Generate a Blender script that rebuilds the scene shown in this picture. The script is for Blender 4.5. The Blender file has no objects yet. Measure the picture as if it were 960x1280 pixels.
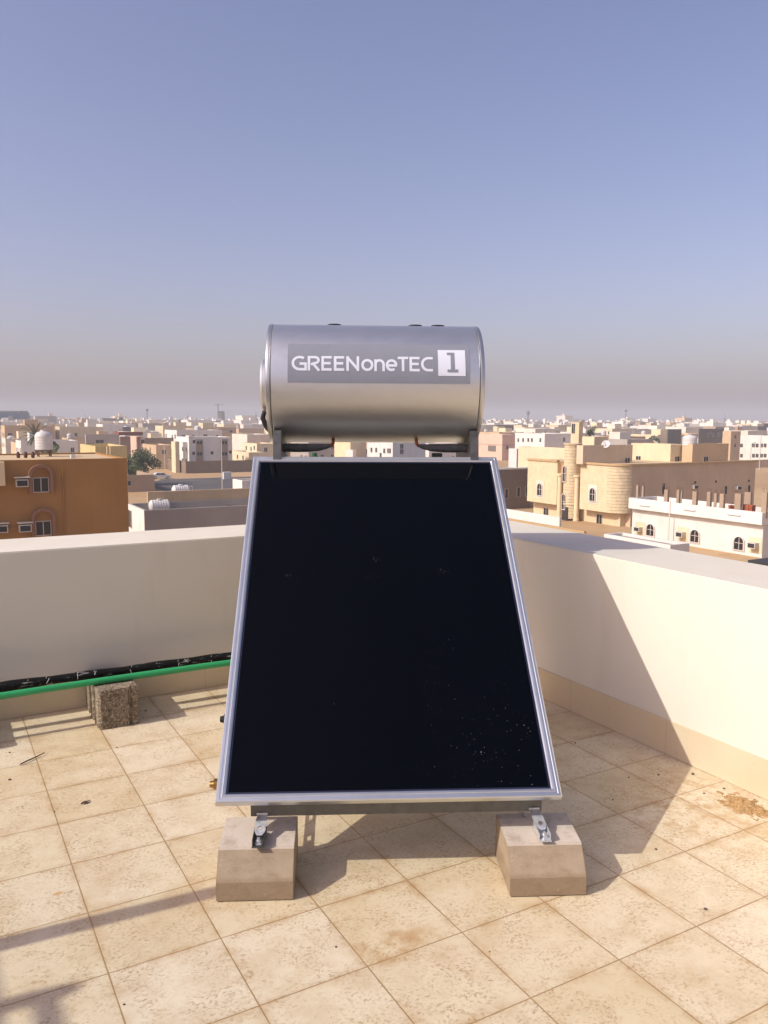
import bpy, bmesh, math, random
from mathutils import Vector, Matrix
from math import sin, cos, pi, radians as R
random.seed(7)
S = bpy.context.scene
C = S.collection

# ------------------------------------------------------------------ camera (X = along the left parapet, Y = along the right one)
FPX, YAW, PITCH, ROLL = 1024.9, R(29.305), R(6.41), .005
CAM = Vector((0, 0, 1.6))
F = Vector((sin(YAW)*cos(PITCH), cos(YAW)*cos(PITCH), -sin(PITCH)))
r0 = Vector((cos(YAW), -sin(YAW), 0)); u0 = r0.cross(F)
RT = r0*cos(ROLL)+u0*sin(ROLL); UP = u0*cos(ROLL)-r0*sin(ROLL)
cd = bpy.data.cameras.new('camera'); co = bpy.data.objects.new('camera', cd); C.objects.link(co)
M = Matrix((RT, UP, -F)).transposed().to_4x4(); M.translation = CAM
co.matrix_world = M
cd.sensor_fit = 'AUTO'; cd.sensor_width = 36; cd.lens = 36*FPX/1280
cd.clip_start = .05; cd.clip_end = 20000
S.camera = co
def ray(x, y): return F+RT*((x-480)/FPX)+UP*((640-y)/FPX)
def onz(x, y, z):
    d = ray(x, y); return CAM+d*((z-CAM.z)/d.z)
def onY(x, y, Y):
    d = ray(x, y); return CAM+d*(Y/d.y)
def onX(x, y, X):
    d = ray(x, y); return CAM+d*(X/d.x)
def pj(P):
    d = Vector(P)-CAM; z = d.dot(F)
    return 480+FPX*d.dot(RT)/z, 640-FPX*d.dot(UP)/z, z
G = -12.2                                    # street level; the roof terrace is z = 0

# ------------------------------------------------------------------ materials
def lin(h):
    h = h.lstrip('#'); out = []
    for i in (0, 2, 4):
        c = int(h[i:i+2], 16)/255
        out.append(c/12.92 if c <= .04045 else ((c+.055)/1.055)**2.4)
    return out
class N:
    def __init__(s, name):
        s.m = bpy.data.materials.new(name); s.m.use_nodes = True
        s.t = s.m.node_tree; s.b = s.t.nodes['Principled BSDF']
    def add(s, typ, **kw):
        n = s.t.nodes.new(typ)
        for k, v in kw.items():
            if k.startswith('i_'):
                key = k[2:]
                n.inputs[int(key) if key.isdigit() else key.replace('_', ' ')].default_value = v
            else: setattr(n, k, v)
        return n
    def l(s, a, b): s.t.links.new(a, b)
    def coord(s, scale=(1, 1, 1), kind='Object'):
        tc = s.add('ShaderNodeTexCoord'); mp = s.add('ShaderNodeMapping'); mp.inputs['Scale'].default_value = scale
        s.l(tc.outputs[kind], mp.inputs[0]); return mp.outputs[0]
    def noise(s, vec, sc, det=4, rough=.55):
        n = s.add('ShaderNodeTexNoise'); n.inputs['Scale'].default_value = sc; n.inputs['Detail'].default_value = det
        n.inputs['Roughness'].default_value = rough; s.l(vec, n.inputs['Vector']); return n.outputs[0]
    def ramp(s, fac, pts):
        n = s.add('ShaderNodeValToRGB'); e = n.color_ramp.elements
        while len(e) < len(pts): e.new(.5)
        for k, (p, c) in enumerate(pts):
            e[k].position = p; e[k].color = (*c, 1) if hasattr(c, '__len__') else (c, c, c, 1)
        s.l(fac, n.inputs[0]); return n.outputs[0]
    def math(s, op, a, b=None, c=None, clamp=False):
        n = s.add('ShaderNodeMath', operation=op, use_clamp=clamp)
        for i, v in enumerate((a, b, c)):
            if v is None: continue
            if isinstance(v, (int, float)): n.inputs[i].default_value = v
            else: s.l(v, n.inputs[i])
        return n.outputs[0]
    def mix(s, fac, a, b, mode='MIX'):
        n = s.add('ShaderNodeMix', data_type='RGBA', blend_type=mode)
        for i, v in ((0, fac), (6, a), (7, b)):
            if isinstance(v, (int, float)): n.inputs[i].default_value = v
            elif isinstance(v, (list, tuple)): n.inputs[i].default_value = (*v[:3], 1)
            else: s.l(v, n.inputs[i])
        return n.outputs[2]
    def bump(s, h, strength=.3, dist=.01):
        n = s.add('ShaderNodeBump'); n.inputs['Strength'].default_value = strength; n.inputs['Distance'].default_value = dist
        s.l(h, n.inputs['Height']); s.l(n.outputs[0], s.b.inputs['Normal'])
    def set(s, col=None, rough=None, metal=None, spec=None):
        for k, v in (('Base Color', col), ('Roughness', rough), ('Metallic', metal), ('Specular IOR Level', spec)):
            if v is None: continue
            if isinstance(v, (int, float)): s.b.inputs[k].default_value = v
            elif isinstance(v, (list, tuple)): s.b.inputs[k].default_value = (*v[:3], 1)
            else: s.l(v, s.b.inputs[k])
        return s.m
def scl(c, k): return [x*k for x in c]
def plain(name, c, rough=.6, metal=0., var=.12, sc=8., spec=.4, bump=0):
    n = N(name); v = n.coord(); a = n.noise(v, sc, 5)
    f = n.ramp(a, [(.3, 0.), (.7, 1.)])
    col = n.mix(f, scl(c, 1-var), scl(c, 1+var))
    if bump: n.bump(a, bump, .01)
    return n.set(col, rough, metal, spec)
def stucco(name, c, var=.08, streak=.16, sc=.35):
    """painted render on a town house: cloudy tone, rain streaks, dust"""
    n = N(name); v = n.coord(); v2 = n.coord((1.6, 1.6, .12))
    oi = n.add('ShaderNodeObjectInfo')
    a = n.ramp(n.noise(v, sc, 6), [(.3, 0.), (.7, 1.)])
    col = n.mix(a, scl(c, 1-var), scl(c, 1+var))
    st = n.ramp(n.noise(v2, 1.1, 5, .6), [(.52, 0.), (.75, streak)])
    col = n.mix(st, col, [c[0]*.5, c[1]*.45, c[2]*.4])
    k = n.math('MULTIPLY_ADD', oi.outputs['Random'], .16, .92)
    col = n.mix(1., col, n.add('ShaderNodeCombineColor').outputs[0], 'MIX') if False else col
    hsv = n.add('ShaderNodeHueSaturation'); n.l(k, hsv.inputs['Value']); n.l(col, hsv.inputs['Color'])
    n.bump(n.noise(v, 14, 4), .15, .01)
    return n.set(hsv.outputs[0], .85, 0, .2)

# ---- roof floor: cream anti-slip tiles with a stamped relief, brown joints and dust
T = .33619; TX, TY = .0567, 2.6549
def floor_mat():
    n = N('cream_floor_tiles'); v = n.coord()
    sep = n.add('ShaderNodeSeparateXYZ'); n.l(v, sep.inputs[0])
    fx = n.math('DIVIDE', n.math('SUBTRACT', sep.outputs[0], TX), T)
    fy = n.math('DIVIDE', n.math('SUBTRACT', sep.outputs[1], TY), T)
    def edge(f):
        fr = n.math('FRACT', f); return n.math('MULTIPLY', n.math('SUBTRACT', .5, n.math('ABSOLUTE', n.math('SUBTRACT', fr, .5))), T)
    d = n.math('MINIMUM', edge(fx), edge(fy))
    wob = n.math('MULTIPLY_ADD', n.noise(v, 9, 3), .0024, .0006)
    joint = n.math('SUBTRACT', 1., n.math('DIVIDE', n.math('SUBTRACT', d, n.math('MULTIPLY', wob, .85)), .0012), clamp=True)
    cell = n.add('ShaderNodeCombineXYZ'); n.l(n.math('FLOOR', fx), cell.inputs[0]); n.l(n.math('FLOOR', fy), cell.inputs[1])
    wn = n.add('ShaderNodeTexWhiteNoise', noise_dimensions='3D'); n.l(cell.outputs[0], wn.inputs['Vector'])
    # each tile shows its own piece of the pattern
    off = n.add('ShaderNodeVectorMath', operation='MULTIPLY_ADD'); n.l(wn.outputs['Color'], off.inputs[0]); off.inputs[1].default_value = (7, 7, 7); n.l(v, off.inputs[2])
    tv = off.outputs[0]
    stretch = n.add('ShaderNodeMapping'); stretch.inputs['Scale'].default_value = (1, 1.25, 1); stretch.inputs['Rotation'].default_value = (0, 0, .5); n.l(tv, stretch.inputs[0])
    warp = n.add('ShaderNodeVectorMath', operation='MULTIPLY_ADD')
    nz = n.add('ShaderNodeTexNoise'); nz.inputs['Scale'].default_value = 14; n.l(stretch.outputs[0], nz.inputs['Vector'])
    n.l(nz.outputs['Color'], warp.inputs[0]); warp.inputs[1].default_value = (.035, .035, .035); n.l(stretch.outputs[0], warp.inputs[2])
    pits = n.noise(warp.outputs[0], 84, 6, .68)
    mask = n.ramp(n.noise(tv, 8.5, 5, .65), [(.36, 0.), (.60, 1.)])
    pit = n.math('MULTIPLY', n.ramp(pits, [(.5, 0.), (.62, 1.)]), mask)
    base = n.mix(n.ramp(n.noise(v, 1.7, 5), [(.3, 0.), (.7, 1.)]), lin('#d7c8a6'), lin('#cdbb94'))
    base = n.mix(wn.outputs['Value'], base, lin('#dccfb2'))
    cloud = n.ramp(n.noise(v, 5.0, 8, .72), [(.45, 0.), (.68, .6)])
    base = n.mix(cloud, base, lin('#bda37a'))
    base = n.mix(n.math('MULTIPLY', pit, .66), base, lin('#9c7a4c'))
    # dust swept against the joints
    near = n.math('SUBTRACT', 1., n.math('DIVIDE', d, .045), clamp=True)
    dust = n.math('MULTIPLY', n.math('MULTIPLY', near, near), n.ramp(n.noise(v, 5.5, 5, .7), [(.45, 0.), (.7, .9)]))
    base = n.mix(dust, base, lin('#a98350'))
    sp = n.ramp(n.noise(v, 120, 3, .7), [(.70, 0.), (.76, 1.)])
    base = n.mix(n.math('MULTIPLY', sp, .5), base, lin('#7d5d36'))
    # one rust spot and a wiped arc of dirt
    def blob(x, y, rx, ry, k):
        dx = n.math('DIVIDE', n.math('SUBTRACT', sep.outputs[0], x), rx); dy = n.math('DIVIDE', n.math('SUBTRACT', sep.outputs[1], y), ry)
        q = n.math('ADD', n.math('MULTIPLY', dx, dx), n.math('MULTIPLY', dy, dy))
        return n.math('MULTIPLY', n.math('SUBTRACT', 1., q, clamp=True), k)
    base = n.mix(blob(.322, 2.818, .02, .014, .8), base, lin('#c4904e'))
    base = n.mix(n.math('MULTIPLY', blob(1.19, 2.03, .16, .10, .9), n.ramp(n.noise(v, 11, 4, .6), [(.42, 0.), (.6, 1.)])), base, lin('#b08a58'))
    base = n.mix(n.math('MULTIPLY', blob(2.75, 2.2, .45, .42, 1.), n.ramp(n.noise(v, 17, 5, .7), [(.47, 0.), (.62, .8)])), base, lin('#b8976a'))
    base = n.mix(n.math('MULTIPLY', joint, .85), base, n.mix(n.noise(v, 30, 2), lin('#8a6a40'), lin('#a98a5c')))
    h = n.math('SUBTRACT', n.math('MULTIPLY', pit, -.5), n.math('MULTIPLY', joint, 1.5))
    h = n.math('ADD', h, n.math('MULTIPLY', n.noise(v, 60, 4), .25))
    n.bump(h, .35, .0025)
    rg = n.ramp(n.noise(v, 6, 3), [(.3, .42), (.7, .62)])
    return n.set(base, rg, 0, .35)
def skirting_mat():
    n = N('beige_skirting_tiles'); v = n.coord(); sep = n.add('ShaderNodeSeparateXYZ'); n.l(v, sep.inputs[0])
    def edge(o, t0, per):
        f = n.math('FRACT', n.math('DIVIDE', n.math('SUBTRACT', o, t0), per))
        return n.math('MULTIPLY', n.math('SUBTRACT', .5, n.math('ABSOLUTE', n.math('SUBTRACT', f, .5))), per)
    geo = n.add('ShaderNodeNewGeometry'); sn = n.add('ShaderNodeSeparateXYZ'); n.l(geo.outputs['Normal'], sn.inputs[0])
    ex = n.math('ADD', edge(sep.outputs[0], TX, T*2), n.math('ABSOLUTE', sn.outputs[0])); ey = n.math('ADD', edge(sep.outputs[1], TY, T*2), n.math('ABSOLUTE', sn.outputs[1]))
    d = n.math('MINIMUM', ex, ey)
    j = n.math('SUBTRACT', 1., n.math('DIVIDE', d, .0022), clamp=True)
    a = n.ramp(n.noise(v, 3, 5), [(.3, 0.), (.7, 1.)])
    c = n.mix(a, lin('#cbba99'), lin('#d2c3a6'))
    c = n.mix(n.ramp(n.noise(v, 40, 4, .7), [(.62, 0.), (.75, .4)]), c, lin('#9d7b50'))
    c = n.mix(n.math('MULTIPLY', j, .45), c, lin('#8a6c44'))
    n.bump(n.math('MULTIPLY', j, -1.), .3, .003)
    return n.set(c, .45, 0, .35)
def parapet_mat():
    n = N('offwhite_parapet_paint'); v = n.coord(); v2 = n.coord((2.2, 2.2, .25))
    a = n.ramp(n.noise(v, 1.1, 5), [(.3, 0.), (.7, 1.)])
    c = n.mix(a, lin('#d7d1c0'), lin('#dbd6c6'))
    st = n.ramp(n.noise(v2, 2.4, 6, .65), [(.55, 0.), (.8, .16)])
    c = n.mix(st, c, lin('#b39a74'))
    sp = n.ramp(n.noise(v, 34, 4, .7), [(.68, 0.), (.78, .3)])
    c = n.mix(sp, c, lin('#a58a62'))
    gn = n.add('ShaderNodeNewGeometry'); sg = n.add('ShaderNodeSeparateXYZ'); n.l(gn.outputs['Normal'], sg.inputs[0])
    dust = n.math('MULTIPLY', n.ramp(sg.outputs[2], [(.6, 0.), (.9, 1.)]), n.ramp(n.noise(v, 3.5, 6, .7), [(.3, .1), (.7, .4)]))
    c = n.mix(dust, c, lin('#c6b99e'))
    n.bump(n.math('ADD', n.noise(v, 5, 4), n.math('MULTIPLY', n.noise(v, 180, 3), .25)), .12, .006)
    return n.set(c, .75, 0, .25)
def concrete_mat(name, c1, c2, dark, damp=False, bump=.35, sc=1.):
    n = N(name); v = n.coord()
    a = n.ramp(n.noise(v, 9*sc, 6, .65), [(.3, 0.), (.7, 1.)])
    c = n.mix(a, c1, c2)
    if damp:
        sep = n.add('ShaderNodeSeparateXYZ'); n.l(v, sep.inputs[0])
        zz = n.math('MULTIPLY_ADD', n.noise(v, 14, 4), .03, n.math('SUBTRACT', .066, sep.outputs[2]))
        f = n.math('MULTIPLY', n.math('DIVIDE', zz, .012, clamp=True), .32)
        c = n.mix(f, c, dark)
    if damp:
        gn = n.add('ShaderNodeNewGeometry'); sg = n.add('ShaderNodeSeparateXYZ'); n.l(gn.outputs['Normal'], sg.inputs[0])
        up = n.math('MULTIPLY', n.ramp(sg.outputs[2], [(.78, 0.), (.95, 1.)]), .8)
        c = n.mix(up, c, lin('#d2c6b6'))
        blot = n.ramp(n.noise(n.coord((6, 6, 14)), 1.6, 6, .7), [(.5, 0.), (.68, .5)]); c = n.mix(blot, c, lin('#7f6a50'))
        scuff = n.ramp(n.noise(v, 26, 5, .75), [(.62, 0.), (.70, .45)]); c = n.mix(scuff, c, lin('#c2b6a2'))
    else:
        gr = n.ramp(n.noise(v, 55, 6, .8), [(.40, 0.), (.60, 1.)]); c = n.mix(n.math('MULTIPLY', n.math('SUBTRACT', 1., gr), .75), c, scl(dark, .8))
        gr2 = n.ramp(n.noise(v, 110, 3, .6), [(.56, 0.), (.66, .7)]); c = n.mix(gr2, c, lin('#cfc3b0'))
    pz = n.ramp(n.noise(v, 150*sc, 4, .7), [(.60, 0.), (.72, .55)])
    c = n.mix(pz, c, scl(dark, .7))
    hi = n.ramp(n.noise(v, 60*sc, 3), [(.66, 0.), (.74, .4)])
    c = n.mix(hi, c, scl(c2, 1.35))
    n.bump(n.math('SUBTRACT', n.noise(v, 90*sc, 5, .65), n.math('MULTIPLY', pz, .6)), bump, .008)
    return n.set(c, .9, 0, .2)
def metal(name, c, rough, var=.15, sc=20., metal=1., aniso=None, rv=.1):
    n = N(name); v = n.coord(aniso or (1, 1, 1)); a = n.ramp(n.noise(v, sc, 5, .6), [(.3, 0.), (.7, 1.)])
    col = n.mix(a, scl(c, 1-var), scl(c, 1+var))
    return n.set(col, n.math('MULTIPLY_ADD', a, rv, rough-rv/2), metal, .5)
def sand_mat():
    n = N('city_sand'); v = n.coord()
    a = n.ramp(n.noise(v, .03, 7, .6), [(.35, 0.), (.65, 1.)])
    c = n.mix(a, lin('#a98a64'), lin('#c0a47c'))
    c = n.mix(n.ramp(n.noise(v, .4, 5, .7), [(.5, 0.), (.7, .4)]), c, lin('#8e7252'))
    return n.set(c, .95, 0, .1)
def asphalt_mat():
    n = N('asphalt'); v = n.coord(); a = n.ramp(n.noise(v, .15, 6, .6), [(.3, 0.), (.7, 1.)])
    c = n.mix(a, [.075, .073, .071], [.11, .105, .098])
    return n.set(n.mix(n.ramp(n.noise(v, .05, 5), [(.5, 0.), (.75, .6)]), c, lin('#8d7656')), .9, 0, .2)
def glass_panel_mat():
    # the low-iron glass over a black selective absorber: dark navy body, weak mirror, dust and droppings
    n = N('dark_collector_glass'); v = n.coord()
    st = n.noise(n.coord((1, .12, 1)), 5, 5)
    c = n.mix(n.ramp(st, [(.3, 0.), (.7, 1.)]), [.0002, .0006, .0013], [.0005, .0010, .0019])
    g = n.ramp(n.noise(v, 150, 1, .4), [(.751, 0.), (.771, .7)])
    sep = n.add('ShaderNodeSeparateXYZ'); n.l(v, sep.inputs[0])
    zone = n.math('MULTIPLY', n.math('DIVIDE', n.math('SUBTRACT', sep.outputs[0], .0), .35, clamp=True), n.math('DIVIDE', n.math('SUBTRACT', .8, sep.outputs[1]), .5, clamp=True))
    patch = n.ramp(n.noise(v, 7, 3), [(.42, .1), (.58, 1.)])
    g2 = n.math('MULTIPLY', n.math('MULTIPLY', g, zone), patch)
    def smear(cx, cy, rx, ry):
        q = n.math('ADD', n.math('POWER', n.math('DIVIDE', n.math('ABSOLUTE', n.math('SUBTRACT', sep.outputs[0], cx)), rx), 2), n.math('POWER', n.math('DIVIDE', n.math('ABSOLUTE', n.math('SUBTRACT', sep.outputs[1], cy)), ry), 2))
        return n.math('SUBTRACT', 1., q, clamp=True)
    sm = None
    for cx, cy, rx, ry in ((-.40, 1.02, .022, .03), (-.35, .99, .014, .016), (-.02, 1.09, .03, .03), (.27, 1.03, .035, .022), (-.03, 1.0, .07, .012), (-.2, .38, .008, .012)):
        k = smear(cx, cy, rx, ry); sm = k if sm is None else n.math('MAXIMUM', sm, k)
    sm = n.math('MULTIPLY', sm, n.ramp(n.noise(n.coord((1, .5, 1)), 120, 3, .6), [(.56, 0.), (.66, .08)]))
    g2 = n.math('MAXIMUM', g2, sm)
    c = n.mix(g2, c, [.35, .36, .38])
    m = n.set(c, n.math("MULTIPLY_ADD", g2, .5, .05), 0, .17)
    return m
MAT = {}
def mk():
    m = MAT
    m['floor'] = floor_mat(); m['skirt'] = skirting_mat(); m['parapet'] = parapet_mat()
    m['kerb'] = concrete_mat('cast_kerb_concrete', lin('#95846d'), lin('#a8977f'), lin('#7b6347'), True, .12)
    m['block'] = concrete_mat('rough_block_concrete', lin('#8c7d67'), lin('#b0a28b'), lin('#54473a'), False, 1., 1.3)
    m['tank'] = metal('satin_silver_steel', [.68, .68, .665], .41, .03, 30, .94, (.2, 1, 1), .03)
    m['rim'] = metal('bright_rim_steel', [.56, .56, .55], .32, .05, 10, .9)
    m['alu'] = metal('mill_aluminium', [.68, .70, .70], .36, .03, 12, .93, None, .03)
    m['galv'] = metal('galvanised_steel', [.62, .63, .64], .42, .2, 45, .6, None, .2)
    m['dgalv'] = metal('dull_galvanised_steel', [.17, .17, .165], .55, .2, 30, 1., None, .15)
    m['glass'] = glass_panel_mat()
    m['seal'] = plain('blue_black_gasket', [.012, .016, .04], .45)
    m['rubber'] = plain('black_rubber', [.012, .012, .012], .6, spec=.3)
    m['foam'] = plain('grey_pipe_insulation', [.075, .077, .074], .75, 0, .3, 30, .3, .3)
    m['copper'] = metal('brown_copper', [.20, .075, .04], .4, .3, 40)
    m['brass'] = metal('dull_brass', [.45, .27, .09], .38, .3, 60)
    m['valve'] = plain('green_valve_plastic', [.03, .12, .05], .45)
    m['sticker'] = plain('grey_sticker_film', [.225, .24, .275], .5, 0, .03, 12, .3)
    m['print'] = plain('white_sticker_print', [.66, .69, .75], .42, 0, .02, 12, .4)
    m['ppr'] = plain('green_plastic_pipe', lin('#2f9a5c'), .38, 0, .08, 5, .45)
    n = N('black_wrapped_pipe'); v = n.coord((1.2, 9, 9)); f = n.ramp(n.noise(v, 9, 5, .75), [(.60, 0.), (.64, 1.)])
    n.bump(n.noise(n.coord((14, 30, 30)), 4, 4), .9, .006)
    m['wrap'] = n.set(n.mix(n.math('MULTIPLY', f, .7), [.006, .0058, .0055], [.5, .48, .44]), .75, 0, .2)
    m['white_plastic'] = plain('white_plastic', [.7, .7, .68], .4, 0, .04)
    m['clay'] = plain('brown_clay', [.10, .045, .03], .8)
    m['sand'] = sand_mat(); m['asphalt'] = asphalt_mat()
    m['pile'] = plain('orange_sand', lin('#a98a60'), .95, 0, .35, 90, .1, .5)
    m['leafdry'] = plain('dry_leaf', [.09, .05, .025], .8)
    m['stone'] = plain('pebble', [.12, .09, .06], .85)
    m['pale_line'] = plain('pale_kerb_stone', [.5, .45, .37], .9, 0, .1, .4)
    for k, h in dict(cream='#d9c9a6', white='#d8d4ca', beige='#c9b08c', sandy='#bda583', pink='#d6b39c', grey='#a39c92', tan='#b08d66',
                     yellow='#d3c19c', brown='#a07846', villatan='#c8b194', villaroom='#cdb99d', darkbrown='#7c6c5c', olive='#c4b482', darkgrey='#6e665e', rose='#a58573', offwhite='#dcd3c0', taupe='#a08c76').items():
        m[k] = stucco(k+'_render', lin(h))
    m['redpaint'] = stucco('dull_red_paint', lin('#86503f'))
    m['hood'] = stucco('brown_window_hood', lin('#8f6c54')); m['screen'] = stucco('tan_balcony_screen', lin('#b58a5c')); m['brick'] = stucco('red_hollow_brick', lin('#a2593a'), .25, .2, 3.)
    m['capbrown'] = stucco('brown_coping', lin('#b89c72'))
    m['roof_sand'] = plain('sandy_roof_screed', lin('#c8b08a'), .9, 0, .15, .5, .15)
    m['roof_white'] = plain('white_roof_screed', lin('#dcd6c8'), .9, 0, .1, .5, .15)
    m['roof_grey'] = plain('grey_roof_screed', lin('#9a9086'), .9, 0, .15, .5, .15)
    m['pane'] = plain('dark_window_glass', [.018, .018, .02], .12, 0, .2, 2, .5)
    m['frame'] = plain('pale_window_frame', [.55, .5, .43], .6)
    m['doorbrown'] = plain('brown_door', [.11, .065, .04], .6)
    m['tankwhite'] = plain('white_water_tank', [.58, .56, .53], .5, 0, .06, 2, .4)
    m['pole'] = plain('pale_pole_paint', [.5, .48, .44], .5)
    m['mast'] = plain('grey_mast_paint', [.16, .16, .17], .6)
    m['bark'] = plain('grey_bark', [.10, .075, .05], .9, 0, .3, 8, .2, .5)
    for k, c in dict(leaf_a=[.06, .095, .028], leaf_b=[.12, .15, .05], leaf_c=[.035, .06, .022]).items():
        m[k] = plain('foliage_'+k[-1], c, .6, 0, .25, 3, .3)
    m['palm'] = plain('palm_frond', [.07, .09, .04], .6, 0, .25, 3)
    m['carpaint'] = plain('white_car_paint', [.66, .66, .66], .25, 0, .02, 2, .5)
    m['tyre'] = plain('tyre_rubber', [.015, .015, .015], .8)
    m['towerblue'] = plain('blue_grey_tower_glass', [.02, .045, .09], .35, 0, .2, .1, .2)
    m['iron'] = plain('dark_iron', [.03, .028, .026], .6)
    m['rust'] = plain('rusty_steel_bar', [.16, .09, .05], .8, 0, .3, 6)
    n = N('rusticated_stone'); v = n.coord(); sp = n.add('ShaderNodeSeparateXYZ'); n.l(v, sp.inputs[0])
    zf = n.math('FRACT', n.math('DIVIDE', sp.outputs[2], .42)); jl = n.ramp(zf, [(.06, 1.), (.14, 0.)])
    a = n.ramp(n.noise(v, 1.6, 5), [(.3, 0.), (.7, 1.)]); y = lin('#d3c19c')
    c = n.mix(a, scl(y, .86), scl(y, 1.1)); c = n.mix(n.math('MULTIPLY', jl, .55), c, scl(y, .5))
    n.bump(n.math('SUBTRACT', n.noise(v, 3, 4), jl), .6, .08); m['rustic'] = n.set(c, .85, 0, .2)
    n = N('pale_stone_courses'); v = n.coord(); sp = n.add('ShaderNodeSeparateXYZ'); n.l(v, sp.inputs[0])
    jl = n.ramp(n.math('FRACT', n.math('DIVIDE', sp.outputs[2], .38)), [(.05, 1.), (.12, 0.)]); a = n.ramp(n.noise(v, 1.1, 5), [(.3, 0.), (.7, 1.)])
    c = n.mix(a, scl(y, .9), scl(y, 1.08)); c = n.mix(n.math('MULTIPLY', jl, .22), c, scl(y, .5)); n.bump(n.math('SUBTRACT', n.noise(v, 4, 4), jl), .3, .03)
    m['courses'] = n.set(c, .85, 0, .2)
mk()

# ------------------------------------------------------------------ mesh helpers
class MB:
    def __init__(s): s.v = []; s.f = []; s.m = []; s.cur = 0
    def face(s, idx, mi=None): s.f.append(idx); s.m.append(s.cur if mi is None else mi)
    def add(s, vs, fs, mi=None):
        b = len(s.v); s.v += [tuple(p) for p in vs]
        for f in fs: s.face([b+i for i in f], mi)
    def box(s, x0, y0, z0, x1, y1, z1, mi=None, bottom=True):
        vs = [(x0, y0, z0), (x1, y0, z0), (x1, y1, z0), (x0, y1, z0), (x0, y0, z1), (x1, y0, z1), (x1, y1, z1), (x0, y1, z1)]
        fs = [(4, 5, 6, 7), (0, 1, 5, 4), (1, 2, 6, 5), (2, 3, 7, 6), (3, 0, 4, 7)]
        if bottom: fs.append((3, 2, 1, 0))
        s.add(vs, fs, mi)
    def obox(s, o, ax, ay, az, x0, y0, z0, x1, y1, z1, mi=None):
        """box in the frame o, ax, ay, az"""
        vs = []
        for z in (z0, z1):
            for (x, y) in ((x0, y0), (x1, y0), (x1, y1), (x0, y1)): vs.append(o+ax*x+ay*y+az*z)
        s.add(vs, [(4, 5, 6, 7), (0, 1, 5, 4), (1, 2, 6, 5), (2, 3, 7, 6), (3, 0, 4, 7), (3, 2, 1, 0)], mi)
    def prism(s, pts, z0, z1, mi=None, cap=True):
        k = len(pts); vs = [(x, y, z0) for x, y in pts]+[(x, y, z1) for x, y in pts]
        fs = [(i, (i+1) % k, k+(i+1) % k, k+i) for i in range(k)]
        if cap: fs += [tuple(range(k, 2*k)), tuple(range(k-1, -1, -1))]
        s.add(vs, fs, mi)
    def sweep(s, poly, o, ax, ay, dirv, mi=None):
        """closed 2-D outline in the plane (ax, ay) at o, pushed along dirv"""
        k = len(poly); a = [o+ax*x+ay*y for x, y in poly]; b = [p+dirv for p in a]
        s.add(a+b, [(i, (i+1) % k, k+(i+1) % k, k+i) for i in range(k)]+[tuple(range(k, 2*k)), tuple(range(k-1, -1, -1))], mi)
    def tube(s, pts, r, n=10, mi=None, cap=True):
        pts = [Vector(p) for p in pts]; k = len(pts); rs = r if hasattr(r, '__len__') else [r]*k
        t = (pts[1]-pts[0]).normalized(); a = t.orthogonal().normalized(); b0 = len(s.v)
        for i, p in enumerate(pts):
            if i == 0: d = pts[1]-p
            elif i == k-1: d = p-pts[i-1]
            else: d = (pts[i+1]-p).normalized()+(p-pts[i-1]).normalized()
            d.normalize(); a = (a-d*a.dot(d)).normalized(); c = d.cross(a)
            for q in range(n):
                an = 2*pi*q/n; s.v.append(tuple(p+(a*cos(an)+c*sin(an))*rs[i]))
        for i in range(k-1):
            for q in range(n):
                q2 = (q+1) % n; s.face([b0+i*n+q, b0+i*n+q2, b0+(i+1)*n+q2, b0+(i+1)*n+q], mi)
        if cap:
            s.face([b0+q for q in range(n-1, -1, -1)], mi); s.face([b0+(k-1)*n+q for q in range(n)], mi)
    def lathe(s, prof, o, ax, n=40, mi=None):
        """profile [(distance along ax, radius)] turned round the axis o + t*ax"""
        o = Vector(o); ax = Vector(ax).normalized(); a = ax.orthogonal().normalized(); c = ax.cross(a); b0 = len(s.v); k = len(prof)
        for d, r in prof:
            for q in range(n):
                an = 2*pi*q/n; s.v.append(tuple(o+ax*d+(a*cos(an)+c*sin(an))*r))
        for i in range(k-1):
            for q in range(n):
                q2 = (q+1) % n; s.face([b0+i*n+q, b0+i*n+q2, b0+(i+1)*n+q2, b0+(i+1)*n+q], mi)
        if prof[0][1] > 1e-6: s.face([b0+q for q in range(n-1, -1, -1)], mi)
        if prof[-1][1] > 1e-6: s.face([b0+(k-1)*n+q for q in range(n)], mi)
    def mesh(s, name, mats):
        me = bpy.data.meshes.new(name); me.from_pydata(s.v, [], s.f)
        for m in (mats if isinstance(mats, (list, tuple)) else [mats]): me.materials.append(MAT[m] if isinstance(m, str) else m)
        me.polygons.foreach_set('material_index', s.m); me.update(); return me
    def build(s, name, mats, parent=None, loc=None, smooth=None, bevel=0, fixn=True):
        me = s.mesh(name, mats)
        if loc is not None: me.transform(Matrix.Translation(-Vector(loc)))
        if fixn or bevel:
            bm = bmesh.new(); bm.from_mesh(me)
            if fixn: bmesh.ops.recalc_face_normals(bm, faces=bm.faces)
            if bevel:
                es = [e for e in bm.edges if len(e.link_faces) == 2 and e.calc_face_angle(0) > .6]
                bmesh.ops.bevel(bm, geom=es, offset=bevel, segments=2, affect='EDGES', clamp_overlap=True)
            bm.to_mesh(me); bm.free()
        o = link(name, me, parent)
        if loc is not None: o.location = loc
        if smooth is not None:
            me.polygons.foreach_set('use_smooth', [True]*len(me.polygons))
            if smooth < 3: me.set_sharp_from_angle(angle=smooth)
        return o
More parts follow.
